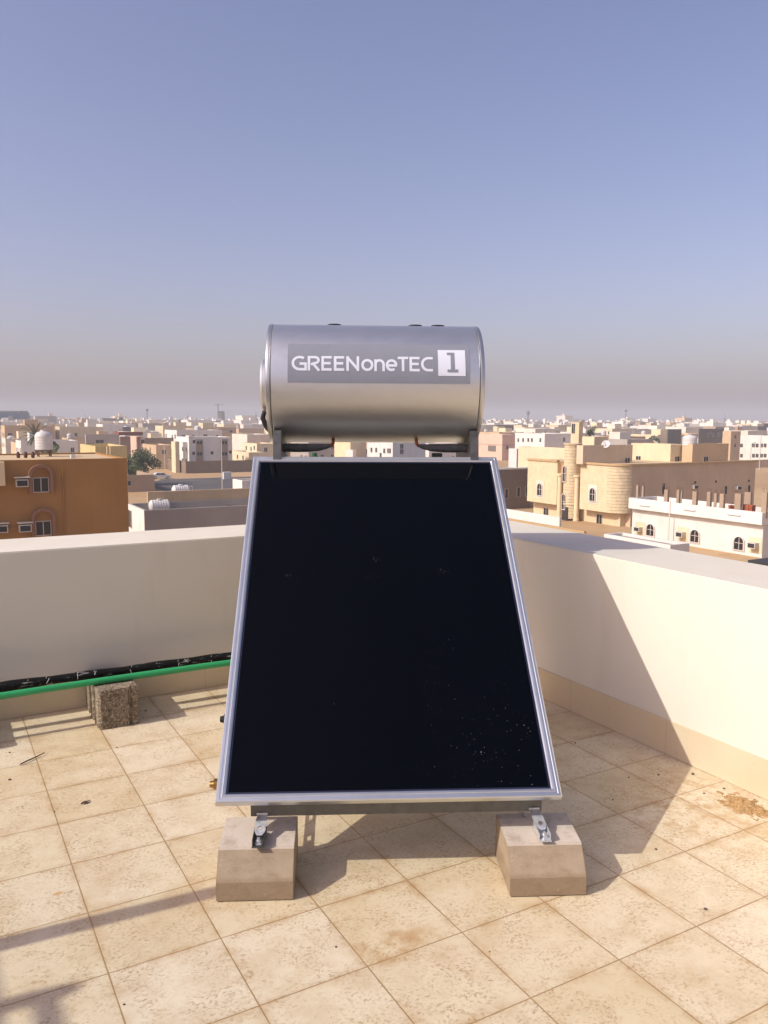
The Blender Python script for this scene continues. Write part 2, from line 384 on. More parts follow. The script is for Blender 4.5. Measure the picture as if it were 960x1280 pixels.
def link(name, data, parent=None):
    o = bpy.data.objects.new(name, data); C.objects.link(o)
    if parent is not None:
        o.parent = parent; bpy.context.view_layer
        # parents are never rotated, so the inverse is the summed translation
        p = parent; off = Vector((0, 0, 0))
        while p is not None: off += Vector(p.location); p = None if p.parent is None else p.parent
        o['_po'] = 1; o.matrix_parent_inverse = Matrix.Identity(4); 
        o.location = -world_loc(parent)
        del o['_po']
    return o
def world_loc(o):
    v = Vector((0, 0, 0))
    while o is not None: v += Vector(o.location); o = o.parent
    return v
def tag(o, label=None, cat=None, group=None, kind=None):
    if label: o['label'] = label
    if cat: o['category'] = cat
    if group: o['group'] = group
    if kind: o['kind'] = kind
    return o
def thing(name, label, cat, loc, group=None):
    o = bpy.data.objects.new(name, None); C.objects.link(o); o.location = loc; o.empty_display_size = .2
    return tag(o, label, cat, group)
def copy_tree(src, delta, parent=None):
    c = src.copy(); C.objects.link(c)
    if parent is not None: c.parent = parent
    else: c.location = Vector(src.location)+Vector(delta)
    for ch in list(src.children): copy_tree(ch, delta, c)
    return c

# ------------------------------------------------------------------ light and sky
sun_to = Vector((-.783, .049, .619)).normalized()
sl = bpy.data.lights.new('sun', 'SUN'); sl.energy = 3.5; sl.angle = R(.53); sl.color = (1, .97, .90)
so = bpy.data.objects.new('sun', sl); C.objects.link(so); so.location = (-20, 2, 20)
so.rotation_euler = (-sun_to).to_track_quat('-Z', 'Y').to_euler()
W = bpy.data.worlds.new('World'); S.world = W; W.use_nodes = True
wt = W.node_tree; bg = wt.nodes['Background']
sky = wt.nodes.new('ShaderNodeTexSky'); sky.sky_type = 'NISHITA'; sky.sun_disc = False
sky.sun_elevation = math.asin(sun_to.z); sky.sun_rotation = math.atan2(sun_to.x, sun_to.y)
sky.air_density = 1.0; sky.dust_density = 3.0; sky.ozone_density = 2.4; sky.altitude = 0
tint = wt.nodes.new('ShaderNodeMix'); tint.data_type = 'RGBA'; tint.blend_type = 'MULTIPLY'; tint.inputs[0].default_value = 1
tint.inputs[7].default_value = (1.20, .95, 1.01, 1)
wt.links.new(sky.outputs[0], tint.inputs[6]); wt.links.new(tint.outputs[2], bg.inputs[0]); bg.inputs[1].default_value = .147
S.view_settings.view_transform = 'Standard'; S.view_settings.look = 'None'; S.view_settings.exposure = .13; S.view_settings.gamma = 1
S.render.engine = 'CYCLES'; S.cycles.use_denoising = True
S.cycles.max_bounces = 8; S.cycles.volume_bounces = 0

# ================================================================== the roof terrace
XW, YW, WH, WT = 3.065, 4.677, .9, .52
b = MB(); b.box(-9, -7, -.35, XW+WT, YW+WT, 0); b.build('roof_terrace_floor', 'floor', fixn=False)['kind'] = 'structure'
b = MB(); b.box(-8.98, -6.98, G, XW+WT-.02, YW+WT-.02, -.36); o = b.build('own_building_wall', 'offwhite', fixn=False)
tag(o, 'pale building below the tiled roof terrace, hidden under its parapets', 'building')
# left parapet
pw = thing('parapet_wall', 'shaded off-white parapet wall behind the green pipe on the left', 'wall', (-3, YW, 0))
b = MB(); b.box(-9, YW, .002, XW+WT, YW+WT, WH); b.build('wall_body', 'parapet', pw, bevel=.006)
b = MB(); b.box(-9, YW-.009, .001, XW-.009, YW-.0005, .172); b.build('skirting', 'skirt', pw, bevel=.002)
pw = thing('parapet_wall', 'sunlit off-white parapet wall right of the solar collector', 'wall', (XW, 0, 0))
b = MB(); b.box(XW, -7, .002, XW+WT, YW-.0005, WH-.0015); b.build('wall_body', 'parapet', pw, bevel=.006)
b = MB(); b.box(XW-.009, -7, .001, XW-.0005, YW-.0095, .172); b.build('skirting', 'skirt', pw, bevel=.002)

# stair house out of frame on the left, whose corner, railing and aerial pole throw the soft shadows at lower left
sh = thing('stair_house', 'off-white stair house on the roof left of the camera, out of frame', 'building', (-4.6, 0, 0))
b = MB(); b.box(-5.2, -2.4, .003, -2.60, 3.17, 1.998); b.build('wall', 'parapet', sh, bevel=.01)
b = MB(); b.box(-5.25, -2.45, 2.0, -2.545, 3.217, 2.11); b.build('roof', 'parapet', sh, bevel=.01)
b = MB(); b.tube([(-2.65, y, 2.267) for y in (-2.3, 0, 2.50)], .024, 8)
for y in (-2.0, -.4, 1.1, 2.5): b.tube([(-2.65, y, 2.11), (-2.65, y, 2.267)], .024, 8)
b.tube([(-2.585, 2.485, 2.267), (-5.0, 2.62, 2.267)], .028, 8)
b.build('railing', 'pole', sh, smooth=.8)
ap = thing('aerial_pole', 'steel aerial pole standing on the terrace, out of frame on the left', 'pole', (-1.6, 2.722, 0))
b = MB(); b.tube([(-1.6, 2.722, .003), (-1.6, 2.722, 1.96)], [.046, .034], 12); b.build('pole', 'galv', ap, smooth=.8)

# green supply pipe, wrapped pipe and the blocks that carry them
gp = thing('water_pipe', 'bright green plastic water pipe running low along the left parapet', 'pipe', (0, 4.385, .222))
b = MB(); pts = [(-8.5+.25*i, 4.385+.004*sin(i*.9), .2235+.002*sin(i*.7)) for i in range(45)]
b.tube(pts, .0175, 14); b.build('pipe', 'ppr', gp, smooth=.9)
b = MB(); b.lathe([(-.05, .0165), (-.05, .023), (.05, .023), (.05, .0165)], (2.1, 4.385, .2235), (1, 0, 0), 16); b.build('coupling', 'ppr', gp, smooth=.6)
bp = thing('wrapped_pipe', 'black wrapped pipe with torn white tape behind the green pipe', 'pipe', (0, 4.5, .225))
b = MB(); pts = []
for i in range(120):
    x = -8.5+.095*i; pts.append((x, 4.502+.005*sin(x*3.1)+.002*sin(x*11), .2285+.003*sin(x*2.3+1)))
b.tube(pts, [.0245+.0028*sin(i*1.7)+.0018*sin(i*.63) for i in range(120)], 14); b.build('pipe', 'wrap', bp, smooth=1.2)
for k, x in enumerate((.41, .655, .74, .935, 1.19, 1.245, 1.38, .50, 1.07)):
    b = MB(); y0 = 4.502+.005*sin(x*3.1); z0 = .2285+.003*sin(x*2.3+1)
    an = [(-.1+.45*(k % 3)+.25*q) for q in range(4+k % 2)]
    b.tube([(x+.002*q*((k*2) % 5-2), y0-.0265*cos(a-.6), z0+.0265*sin(a-.6)) for q, a in enumerate(an)], .0010, 5)
    b.tube([(x, y0-.018, z0+.018), (x+.003, y0-.021, z0+.026+.004*(k % 2))], .0010, 5)
    b.build('tape_tie', 'white_plastic', bp)
def pipe_block(x, label):
    t = thing('concrete_block', label, 'concrete block', (x+.1, 4.47, 0), 'hollow blocks carrying the pipes')
    rng = random.Random(int(x*100)+50)
    bm = bmesh.new(); pts = [(0, 0), (.2, 0), (.2, .385)] 
    # plan outline with two tongues in the left end and a groove in the right front corner
    plan = [(.012, 0), (.150, .0), (.158, .012), (.166, .012), (.172, 0), (.2, .004), (.2, .385), (0, .385), (0, .29), (.014, .28), (.014, .255), (0, .245), (0, .17), (.014, .16), (.014, .135), (0, .125), (0, .01)]
    vs = [bm.verts.new((px, py, 0)) for px, py in plan]; f = bm.faces.new(vs)
    ex = bmesh.ops.extrude_face_region(bm, geom=[f]); bmesh.ops.translate(bm, verts=[v for v in ex['geom'] if isinstance(v, bmesh.types.BMVert)], vec=(0, 0, .205))
    bmesh.ops.triangulate(bm, faces=[q for q in bm.faces if len(q.verts) > 4])
    bmesh.ops.subdivide_edges(bm, edges=[e for e in bm.edges if e.calc_length() > .05], cuts=5, use_grid_fill=True)
    bmesh.ops.triangulate(bm, faces=bm.faces)
    bmesh.ops.subdivide_edges(bm, edges=[e for e in bm.edges if e.calc_length() > .025], cuts=1)
    from mathutils import noise
    for v in bm.verts:
        p = v.co*22+Vector((x*10, 0, 0)); d = noise.noise(p)*.004+noise.noise(p*3)*.003
        if v.co.y < .06 : d *= 1.8
        v.co += Vector((d*.6, d, d*.5 if v.co.z > .02 else abs(d)*1.2*(v.co.y < .05)))
    bm.normal_update(); me = bpy.data.meshes.new('block_body'); bm.to_mesh(me); bm.free(); me.materials.append(MAT['block'])
    me.transform(Matrix.Translation((-.1, -.2, 0)))
    o = bpy.data.objects.new('block_body', me); C.objects.link(o); o.parent = t
pipe_block(.72, 'grey rough concrete block standing under the green pipe on the left')
pipe_block(-.13, 'grey concrete block under the green pipe just outside the left edge')

# ================================================================== the solar water heater
a_ = .46; tl = .692
w = Vector((cos(a_), -sin(a_), 0)); n_ = Vector((sin(a_), cos(a_), 0)); z_ = Vector((0, 0, 1))
s_ = n_*cos(tl)+z_*sin(tl); m_ = w.cross(s_)                # m_: out of the glass, towards the viewer
O = Vector((1.344, 2.338, .30)); CW, CL, CD = 1.2, 1.757, .075
TC = O+s_*1.746
heater = thing('solar_water_heater', 'solar water heater with dark tilted collector below a horizontal silver tank', 'water heater', (1.6, 2.9, 0))
def obx(b, x0, y0, z0, x1, y1, z1, mi=None, o=O): b.obox(o, w, s_, m_, x0, y0, z0, x1, y1, z1, mi)
# collector: local x = w, y = s, z = m (front of frame at z = 0)
col = MB(); obx(col, -CW/2+.02, .07, -CD, CW/2-.02, CL-.003, -.022)
panel = col.build('collector_panel', 'dgalv', heater, bevel=.002)
fr = MB(); lip = .033
prof = [(0, -.020), (0, -.004), (.004, 0), (.012, .0), (.014, -.002), (.020, -.002), (.022, 0), (lip-.004, -.001), (lip, -.006), (lip, -.0205)]
def mitre(flip_end):
    cs = [(-CW/2, 0), (CW/2, 0), (CW/2, CL), (-CW/2, CL)]; dirs = [(1, 1), (-1, 1), (-1, -1), (1, -1)]
    k = len(prof); vs = []
    for (cx, cy), (dx, dy) in zip(cs, dirs):
        for d, h in prof: vs.append(O+w*(cx+dx*d)+s_*(cy+dy*d)+m_*h)
    for e in range(4):
        e2 = (e+1) % 4
        sub = [vs[e*k+i] for i in range(k)]+[vs[e2*k+i] for i in range(k)]
        fr.add(sub, [(i, (i+1) % k, k+(i+1) % k, k+i) for i in range(k)]+[tuple(range(k)), tuple(range(2*k-1, k-1, -1))])
mitre(0)
side = MB()
for (x0, y0, x1, y1) in ((-CW/2, 0, -CW/2+.002, CL), (CW/2-.002, 0, CW/2, CL), (-CW/2+.0022, 0, CW/2-.0022, .002), (-CW/2+.0022, CL-.002, CW/2-.0022, CL)):
    obx(fr, x0, y0, -.026, x1, y1, -.0205)
fr.build('frame', 'alu', panel)
g = MB(); gx, gy = CW/2-lip-.007, lip+.007
# glass in its own local frame so that its dirt map follows the pane
gl = bpy.data.meshes.new('glass_cover')
gl.from_pydata([(-gx, gy, 0), (gx, gy, 0), (gx, CL-gy, 0), (-gx, CL-gy, 0), (-gx, gy, -.004), (gx, gy, -.004), (gx, CL-gy, -.004), (-gx, CL-gy, -.004)], [],
               [(0, 1, 2, 3), (7, 6, 5, 4), (0, 4, 5, 1), (1, 5, 6, 2), (2, 6, 7, 3), (3, 7, 4, 0)])
gl.materials.append(MAT['glass']); go = link('glass_cover', gl, panel)
mm = Matrix((w, s_, m_)).transposed().to_4x4(); go.matrix_parent_inverse = Matrix.Identity(4)
go.rotation_euler = mm.to_euler(); go.location = O+m_*(-.010)-world_loc(panel)
sg = MB()
obx(sg, -gx-.0068, gy-.0068, -.021, -gx-.0003, CL-gy+.0068, -.008); obx(sg, gx+.0003, gy-.0068, -.021, gx+.0068, CL-gy+.0068, -.008)
obx(sg, -gx, gy-.0068, -.021, gx, gy-.0003, -.008); obx(sg, -gx, CL-gy+.0003, -.021, gx, CL-gy+.0068, -.008)
sg.build('gasket', 'seal', panel)
def stub(px, py, mat, name):
    b = MB(); o = O+w*px+s_*py+m_*(-CD*.5)
    d = w*(1 if px > 0 else -1)
    b.lathe([(-.002, .010), (.012, .010), (.012, .017), (.020, .019), (.032, .019), (.034, .013), (.046, .011)], o, d, 14)
    b.build(name, mat, panel, smooth=.6)
stub(-CW/2+.016, .085, 'brass', 'pipe_plug'); stub(-CW/2+.026, .34, 'rubber', 'rubber_grommet')
# tank
CN = TC+n_*.25+z_*.367+w*.0135; RT_, HL = .298, .5225
tb = MB(); prof = []
HR = .490
prof = [(-HL, RT_-.004), (-HL+.003, RT_), (HR-.003, RT_), (HR, RT_-.004)]
tb.lathe(prof, CN, w, 128)
tank = tb.build('storage_tank', 'tank', heater, smooth=.6)
for sgn in (-1, 1):
    e = MB(); d = w*sgn; o = CN+d*(HL if sgn < 0 else HR)
    e.lathe([(.0005, RT_-.010), (.002, RT_-.002), (.005, RT_+.0018), (.013, RT_+.002), (.022, RT_-.001), (.026, RT_-.012), (.03, RT_-.05), (.036, RT_-.12), (.038, .02), (.038, 0)], o, d, 128)
    cap = e.build('end_cap', 'rim', tank, smooth=.7)
    if sgn < 0:
        e = MB(); oc = o+d*.030-n_*.0+z_*(-.005)
        e.lathe([(0, .125), (.006, .130), (.028, .130), (.036, .122), (.038, .10), (.038, 0)], oc+n_*0, d, 64); e.build('service_cover', 'tank', cap, smooth=.6)
        e = MB(); oc = o+d*.034-z_*.115-n_*.04
        e.tube([oc+d*-.01+z_*-.02, oc+d*.02+z_*-.03, oc+d*.028+z_*-.06, oc+d*.012+z_*-.10, oc+d*-.02+z_*-.14], .013, 10)
        e.build('cable', 'rubber', cap, smooth=1)
for uu in (-.218, .197, .313):
    e = MB(); e.lathe([(-.02, .036), (.003, .036), (.006, .03), (.008, .012), (.008, 0)], CN+w*uu+z_*RT_, z_, 24); e.build('fitting_cap', 'rubber', tank, smooth=.6)
# sticker with its lettering, wrapped round the tank
def cyl(u, arc, rr):                                     # u along the tank, arc height above its front line (metres)
    th = arc/RT_; return CN+w*u+(n_*(-cos(th))+z_*sin(th))*rr
U0, U1, A0, A1 = -.4395, .4395, -.006, .195
st = MB(); nu, na = 2, 24; vs = []
for i in range(na+1):
    for j in range(nu+1): vs.append(cyl(U0+(U1-U0)*j/nu, A0+(A1-A0)*i/na, RT_+.0016))
st.add(vs, [(i*(nu+1)+j, i*(nu+1)+j+1, (i+1)*(nu+1)+j+1, (i+1)*(nu+1)+j) for i in range(na) for j in range(nu)])
stk = st.build('sticker', 'sticker', tank, smooth=3.2, fixn=False)
def ribbon(mb, path, th, rr):
    """flat stroke of width th along path [(u, arc)], butt ends, mitred joints, on the cylinder of radius rr"""
    P = [Vector((x, y)) for x, y in path]; L = []; Rr = []
    for i, p in enumerate(P):
        if i == 0: d = (P[1]-p).normalized(); nn = Vector((-d.y, d.x)); k = 1
        elif i == len(P)-1: d = (p-P[i-1]).normalized(); nn = Vector((-d.y, d.x)); k = 1
        else:
            d1 = (p-P[i-1]).normalized(); d2 = (P[i+1]-p).normalized(); nn = (Vector((-d1.y, d1.x))+Vector((-d2.y, d2.x))).normalized()
            k = 1/max(.35, nn.dot(Vector((-d1.y, d1.x))))
        L.append(p+nn*th/2*k); Rr.append(p-nn*th/2*k)
    vs = [cyl(q.x, q.y, rr) for q in L]+[cyl(q.x, q.y, rr) for q in Rr]; k = len(P)
    mb.add(vs, [(i, k+i, k+i+1, i+1) for i in range(k-1)])
def arc(cx, cy, rx, ry, a0, a1, n=22): return [(cx+rx*cos(R(a0+(a1-a0)*i/n)), cy+ry*sin(R(a0+(a1-a0)*i/n))) for i in range(n+1)]
def split(path, m=.012):
    out = [path[0]]
    for p, q in zip(path, path[1:]):
        k = max(1, int(math.dist(p, q)/m))
        for i in range(1, k+1): out.append((p[0]+(q[0]-p[0])*i/k, p[1]+(q[1]-p[1])*i/k))
    return out
H = .0735; TH = .0125; BASE = .0515
def glyphs():
    h = H; t = TH/2; x = .060                        # x-height
    G_ = (.074, [arc(.0365+.002, h/2, .034, h/2-t, 52, 270)+[(.0685, t), (.0685, h*.46), (.038, h*.46)]])
    Rg = (.064, [[(t, 0), (t, h-t), (.034, h-t)]+arc(.036, h*.71, .0185, h*.29-t, 90, -90, 14)+[(.016, h*.42)], [(.030, h*.42), (.058, 0)]])
    E = (.058, [[(.052, h-t), (t, h-t), (t, t), (.052, t)], [(t+.004, h*.5), (.047, h*.5)]])
    Nn = (.072, [[(t, 0), (t, h)], [(t*.75, h-t*.9), (.0585+t*.25, t*.9)], [(.0585, 0), (.0585, h)]])
    o = (.0595, [arc(.029, x/2, .027-t*.4, x/2-t, 0, 360, 30)])
    nn = (.0535, [[(t, 0), (t, x-t*.2)], [(t, x*.60)]+arc(.0265, x*.55, .0205, x*.45-t, 180, 0, 16)+[(.047, 0)]])
    e = (.0545, [[(.008, x*.47), (.050, x*.47)]+arc(.029, x/2, .0235, x/2-t, -4, 308, 26)[1:]])
    Tg = (.056, [[(.001, h-t), (.055, h-t)], [(.028, h-TH), (.028, 0)]])
    Cg = (.058, [arc(.036, h/2, .032, h/2-t, 82, 278)+[(.058, t)]]); Cg[1][0].insert(0, (.058, h-t))
    return [G_, Rg, E, E, Nn, o, nn, e, Tg, (.056, E[1]), Cg]
gs = glyphs(); gap = .0050; total = sum(q[0] for q in gs)+gap*(len(gs)-1); sx = (.259+.4186)/total
tm = MB(); x = -.4186
for adv, paths in gs:
    for p in paths: ribbon(tm, split([(x+px*sx, BASE+py) for px, py in p]), TH, RT_+.0030)
    x += (adv+gap)*sx
tm.build('lettering', 'print', stk, smooth=3.2, fixn=False)
nb = MB(); vs = []; q0, q1, p0, p1 = .2845, .4178, .031, .1645
for i in range(17):
    for j in range(3): vs.append(cyl(q0+(q1-q0)*j/2, p0+(p1-p0)*i/16, RT_+.0030))
nb.add(vs, [(i*3+j, i*3+j+1, (i+1)*3+j+1, (i+1)*3+j) for i in range(16) for j in range(2)])
nb.build('number_panel', 'print', stk, smooth=3.2, fixn=False)
nm = MB(); cx = .355
ribbon(nm, split([(cx-.026, .0555), (cx+.026, .0555)]), .013, RT_+.0044)
ribbon(nm, split([(cx, .062), (cx, .149)]), .0185, RT_+.0044)
ribbon(nm, split([(cx-.027, .1425), (cx-.0095, .1425)]), .013, RT_+.0044)
nm.build('numeral', 'sticker', stk, smooth=3.2, fixn=False)
# stand: rear legs, cradles, rails
def vbox(b, o, x0, y0, z0, x1, y1, z1): b.obox(o, w, n_, z_, x0, y0, z0, x1, y1, z1)
B0 = Vector((O.x, O.y, 0))
nb_ = 1.343+.16                                        # rear legs' distance behind the collector's foot
def slotted(name, p, q, width, thick, side, mat='galv', slots=True, parent=heater):
    """flat galvanised strap p->q with punched slots (real holes)"""
    p = Vector(p); q = Vector(q); d = (q-p); L = d.length; d.normalize(); sd = (side-d*side.dot(d)).normalized(); nn = d.cross(sd)
    b = MB()
    pitch = .165; k = int(L/pitch) if slots else 0
    def bx(t0, t1, s0, s1): b.obox(p, d, sd, nn, t0, s0, 0, t1, s1, thick)
    if not k: bx(0, L, -width/2, width/2)
    else:
        hw = .007; hl = .036; st0 = (L-(k-1)*pitch)/2
        bx(0, L, hw, width/2); bx(0, L, -width/2, -hw)
        e = 0
        for i in range(k):
            c = st0+i*pitch; bx(e, c-hl/2, -hw+.0001, hw-.0001); e = c+hl/2
        bx(e, L, -hw+.0001, hw-.0001)
    return b.build(name, mat, parent)
for sx_, sc_ in ((-.468, -.482), (.50, .488)):
    X = B0+w*sx_
    # floor strap from front foot to rear leg, rear leg, top brace
    slotted('floor_strap', X+n_*.13+z_*.148, X+n_*nb_+z_*.148, .034, .003, z_)
    ex = MB(); vbox(ex, X, -.02, nb_-.003, .165, .02, nb_, 1.47); vbox(ex, X, -.02, nb_, .165, -.017, nb_+.04, 1.47); ex.build('rear_leg', 'galv', heater)
    slotted('brace', X+n_*(.55)+z_*(.30+.55*math.tan(tl)-.13), X+n_*(nb_-.01)+z_*.26, .03, .003, z_)
    # cradle plate between collector top and tank end
    d = 1 if sx_ > 0 else -1
    cr = MB(); o = B0+w*sc_
    outer = [(1.33, 1.36), (1.52, 1.36), (1.54, 1.47)]
    th0 = [(1.343+.25+ .3005*cos(R(t)), CN.z+.3005*sin(R(t))) for t in range(-60, -131, -10)]
    poly = [(1.33, 1.37), (1.86, 1.37), (1.86, 1.44)]+th0+[(1.375, 1.546), (1.345, 1.520)]
    cr.sweep([(x_-0.0, y_) for x_, y_ in poly], o-w*.020, n_, z_, w*.040); cr.build('tank_cradle', 'dgalv', heater, bevel=.002)
    # insulated connecting hose with copper elbow
    base = TC+n_*.115
    hp = MB(); P = lambda uu, zz, nnn=0: Vector((base.x, base.y, 0))+w*uu+n_*nnn+z_*zz
    inner, outr = (-.225, -.455) if d < 0 else (.225, .455)
    hp.tube([P(inner, 1.470), P(inner+.02*d, 1.466), P(inner+.06*d, 1.461), P(inner+.12*d, 1.4585), P(inner+.18*d, 1.4585), P(outr, 1.459, .004), P(outr+.03*d, 1.450, .0)],
            [.009, .013, .0185, .0215, .022, .021, .019], 16)
    hose = hp.build('insulated_hose', 'foam', heater, smooth=1)
    cp = MB(); cp.tube([P(inner+.012*d, 1.469), P(inner-.006*d, 1.472), P(inner-.014*d, 1.482), P(inner-.015*d, 1.520, .04)], .0085, 10); cp.build('copper_elbow', 'copper', hose, smooth=1)
tr = MB(); vbox(tr, B0, -.487, 1.352, 1.33, .545, 1.355, 1.3985); vbox(tr, B0, -.487, 1.3552, 1.396, .545, 1.55, 1.3985); tr.build('light_stop_rail', 'dgalv', heater)  # unseen rail, added to stop sun leaking between tank and collector
rear = MB(); vbox(rear, B0, -.54, nb_+.001, 1.30, .545, nb_+.004, 1.34); rear.build('cross_rail', 'galv', heater)
slotted('brace', B0+w*-.50+n_*(nb_+.008)+z_*.22, B0+w*.50+n_*(nb_+.008)+z_*1.28, .03, .003, w)
e = MB(); P = lambda uu, zz: TC+n_*.07+w*uu+z_*(zz-TC.z)
e.lathe([(0, .018), (.016, .018), (.016, .012), (.03, .012)], P(-.303, 1.405), z_, 14); e.build('valve_cap', 'valve', heater, smooth=.6)
e = MB(); vbox(e, Vector((0, 0, 0))+Vector((TC.x, TC.y, 0))+n_*.07, .285, -.02, 1.412, .335, .02, 1.436); e.build('clamp_block', 'rubber', heater, bevel=.003)
# front rail (bent channel) and the two feet
rl = MB()
vbox(rl, B0, -.487, .070, .214, .545, .0725, .262); vbox(rl, B0, -.487, .0727, .2595, .545, .112, .262); vbox(rl, B0, -.487, .0727, .214, .545, .10, .2165)
rail = rl.build('front_rail', 'dgalv', heater)
def foot(uu, lean, mirror):
    b = MB(); o = B0+w*uu
    top = Vector((0, 0)); wd = .038
    # tab hanging from the rail with a pointed end and a bolt hole, then the base plate on the block
    p0 = o+n_*.066+z_*.222; p1 = o+n_*.004+z_*.184+w*lean
    d = p1-p0; d.normalize(); sd = (w-d*w.dot(d)).normalized(); nn = sd.cross(d)
    L = (p1-p0).length; hr = .008; hc = L-.020
    outl = [(0, -wd/2), (L-.012, -wd/2), (L+.006, -.010), (L+.006, .010), (L-.012, wd/2), (0, wd/2)]
    # plate with a round hole: ring of quads from hole to outline
    k = 24; hole = [(hc+hr*cos(2*pi*i/k), hr*sin(2*pi*i/k)) for i in range(k)]
    def cast(i):
        an = 2*pi*i/k; dx, dy = cos(an), sin(an); best = 9
        for (ax, ay), (bx, by) in zip(outl, outl[1:]+outl[:1]):
            ex, ey = bx-ax, by-ay; den = dx*ey-dy*ex
            if abs(den) < 1e-9: continue
            t = ((ax-hc)*ey-ay*ex)/den; s = ((ax-hc)*dy-ay*dx)/den
            if t > 0 and -1e-6 <= s <= 1+1e-6: best = min(best, t)
        return (hc+dx*best, dy*best)
    out = [cast(i) for i in range(k)]; th = .004
    vs = []
    for lay in (0, th):
        for q in hole: vs.append(p0+d*q[0]+sd*q[1]+nn*lay)
        for q in out: vs.append(p0+d*q[0]+sd*q[1]+nn*lay)
    fs = []
    for i in range(k):
        j = (i+1) % k
        fs += [(i, j, k+j, k+i), (2*k+i, 3*k+i, 3*k+j, 2*k+j), (i, 2*k+i, 2*k+j, j), (k+i, k+j, 3*k+j, 3*k+i)]
    b.add(vs, fs)
    b.obox(p0, w, n_, z_, -wd/2, -.0005, -.002, wd/2, .003, .006)
    ft = b.build('foot_bracket', 'galv', heater)
    c = MB(); q0 = o+w*lean*.9
    c.obox(q0, w, n_, z_, -.021, -.052, .1612, .021, .06, .1652); c.obox(q0, w, n_, z_, -.021, -.040, .1654, -.018, .05, .186); c.obox(q0, w, n_, z_, .018, -.040, .1654, .021, .05, .186)
    c.build('base_plate', 'dgalv' if not mirror else 'galv', ft, bevel=.001)
    h = MB(); h.lathe([(0, .015), (.002, .015), (.002, .0105), (.011, .0105), (.011, .005), (.02, .005)], q0-n_*.026+z_*.1654, z_, 6); h.build('bolt', 'galv', ft)
    h = MB(); h.lathe([(0, .012), (.008, .012), (.008, .006), (.014, .006)], o+n_*.092+z_*.2622, z_, 6); h.build('bolt', 'galv', ft)
foot(-.447, -.004, False); foot(.518, .016, True)

# kerb stones under the feet
def kerb(u0, u1, nn0, label, rear=False):
    o = B0+w*u0+n_*nn0
    t = thing('kerb_block', label, 'concrete block', o+w*(u1-u0)/2+n_*.13, 'kerb blocks under the heater stand')
    b = MB(); prof = [(0, .002), (.002, .066), (.008, .076), (.066, .147), (.078, .153), (.272, .1605), (.275, .157), (.275, .002)]
    if rear: prof = [(.275-x_, z) for x_, z in prof][::-1]
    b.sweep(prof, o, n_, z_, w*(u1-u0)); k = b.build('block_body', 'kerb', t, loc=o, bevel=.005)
    k.location = Vector(o)-Vector(t.location)
rel = Vector((.775, 2.511, 0))-B0
kl = (rel.dot(w), rel.dot(n_)); rel = Vector((1.652, 2.060, 0))-B0; kr = (rel.dot(w), rel.dot(n_))
kerb(kl[0], kl[0]+.258, kl[1], 'sandy concrete kerb block under the left front foot of the collector')
kerb(kr[0], kr[0]+.262, kr[1], 'sandy concrete kerb block under the right front foot of the collector')
for uu, sd in ((-.64, 'left'), (.385, 'right')):
    kerb(uu, uu+.26, nb_-.13, 'concrete kerb block hidden behind the collector under the %s rear leg' % sd, True)

# sand heap, leaf, twig, pebbles
rng = random.Random(3)
from mathutils import noise as NZ
hp = MB(); n1, n2 = 26, 36; vs = [(2.925, 2.12, .014)]
for i in range(1, n1+1):
    for j in range(n2):
        an = 2*pi*j/n2; k = 1+.35*NZ.noise(Vector((cos(an)*1.3, sin(an)*1.3, 3)))+.2*NZ.noise(Vector((cos(an)*4, sin(an)*4, 7))); f = i/n1
        x_ = 2.925+.10*k*f*cos(an); y_ = 2.12+.14*k*f*sin(an)
        vs.append((x_, y_, max(-.002, .016*(1-f)**1.1+.010*NZ.noise(Vector((x_*45, y_*45, 0)))+.006*NZ.noise(Vector((x_*120, y_*120, 4)))-.004*f)))
hp.add(vs, [(0, 1+j, 1+(j+1) % n2) for j in range(n2)]+[(1+i*n2+j, 1+(i+1)*n2+j, 1+(i+1)*n2+(j+1) % n2, 1+i*n2+(j+1) % n2) for i in range(n1-1) for j in range(n2)])
tag(hp.build('sand_heap', 'pile', None, loc=(2.925, 2.12, 0)), 'small heap of orange sand on tiles near the right parapet', 'sand')
lf = MB(); vs = []; 
for i in range(9):
    t_ = i/8; wd = .016*sin(pi*min(1, t_*1.05+.02)); x_ = -.035+.07*t_
    vs += [(x_, -wd, .006+.006*t_), (x_, 0, .002+.004*sin(t_*3)), (x_, wd, .010-.004*t_)]
lf.add(vs, [(i*3+j, i*3+j+1, i*3+j+4, i*3+j+3) for i in range(8) for j in range(2)])
lo = lf.build('dry_leaf', 'leafdry', None); lo.location = (.518, 3.462, .001); lo.rotation_euler.z = .4; lo.scale = (.62, .62, .62)
sm = lo.modifiers.new('thick', 'SOLIDIFY'); sm.thickness = .001
tag(lo, 'curled brown dry leaf lying on the tiles left of the collector', 'leaf')
tw = MB(); tw.tube([(.318, 3.999, .006), (.352, 4.02, .009), (.39, 4.05, .007), (.432, 4.073, .012)], [.003, .0035, .003, .002], 7)
tag(tw.build('twig', 'leafdry', None, loc=(.375, 4.03, 0), smooth=1), 'thin dark twig lying across a tile joint near the left parapet', 'twig')
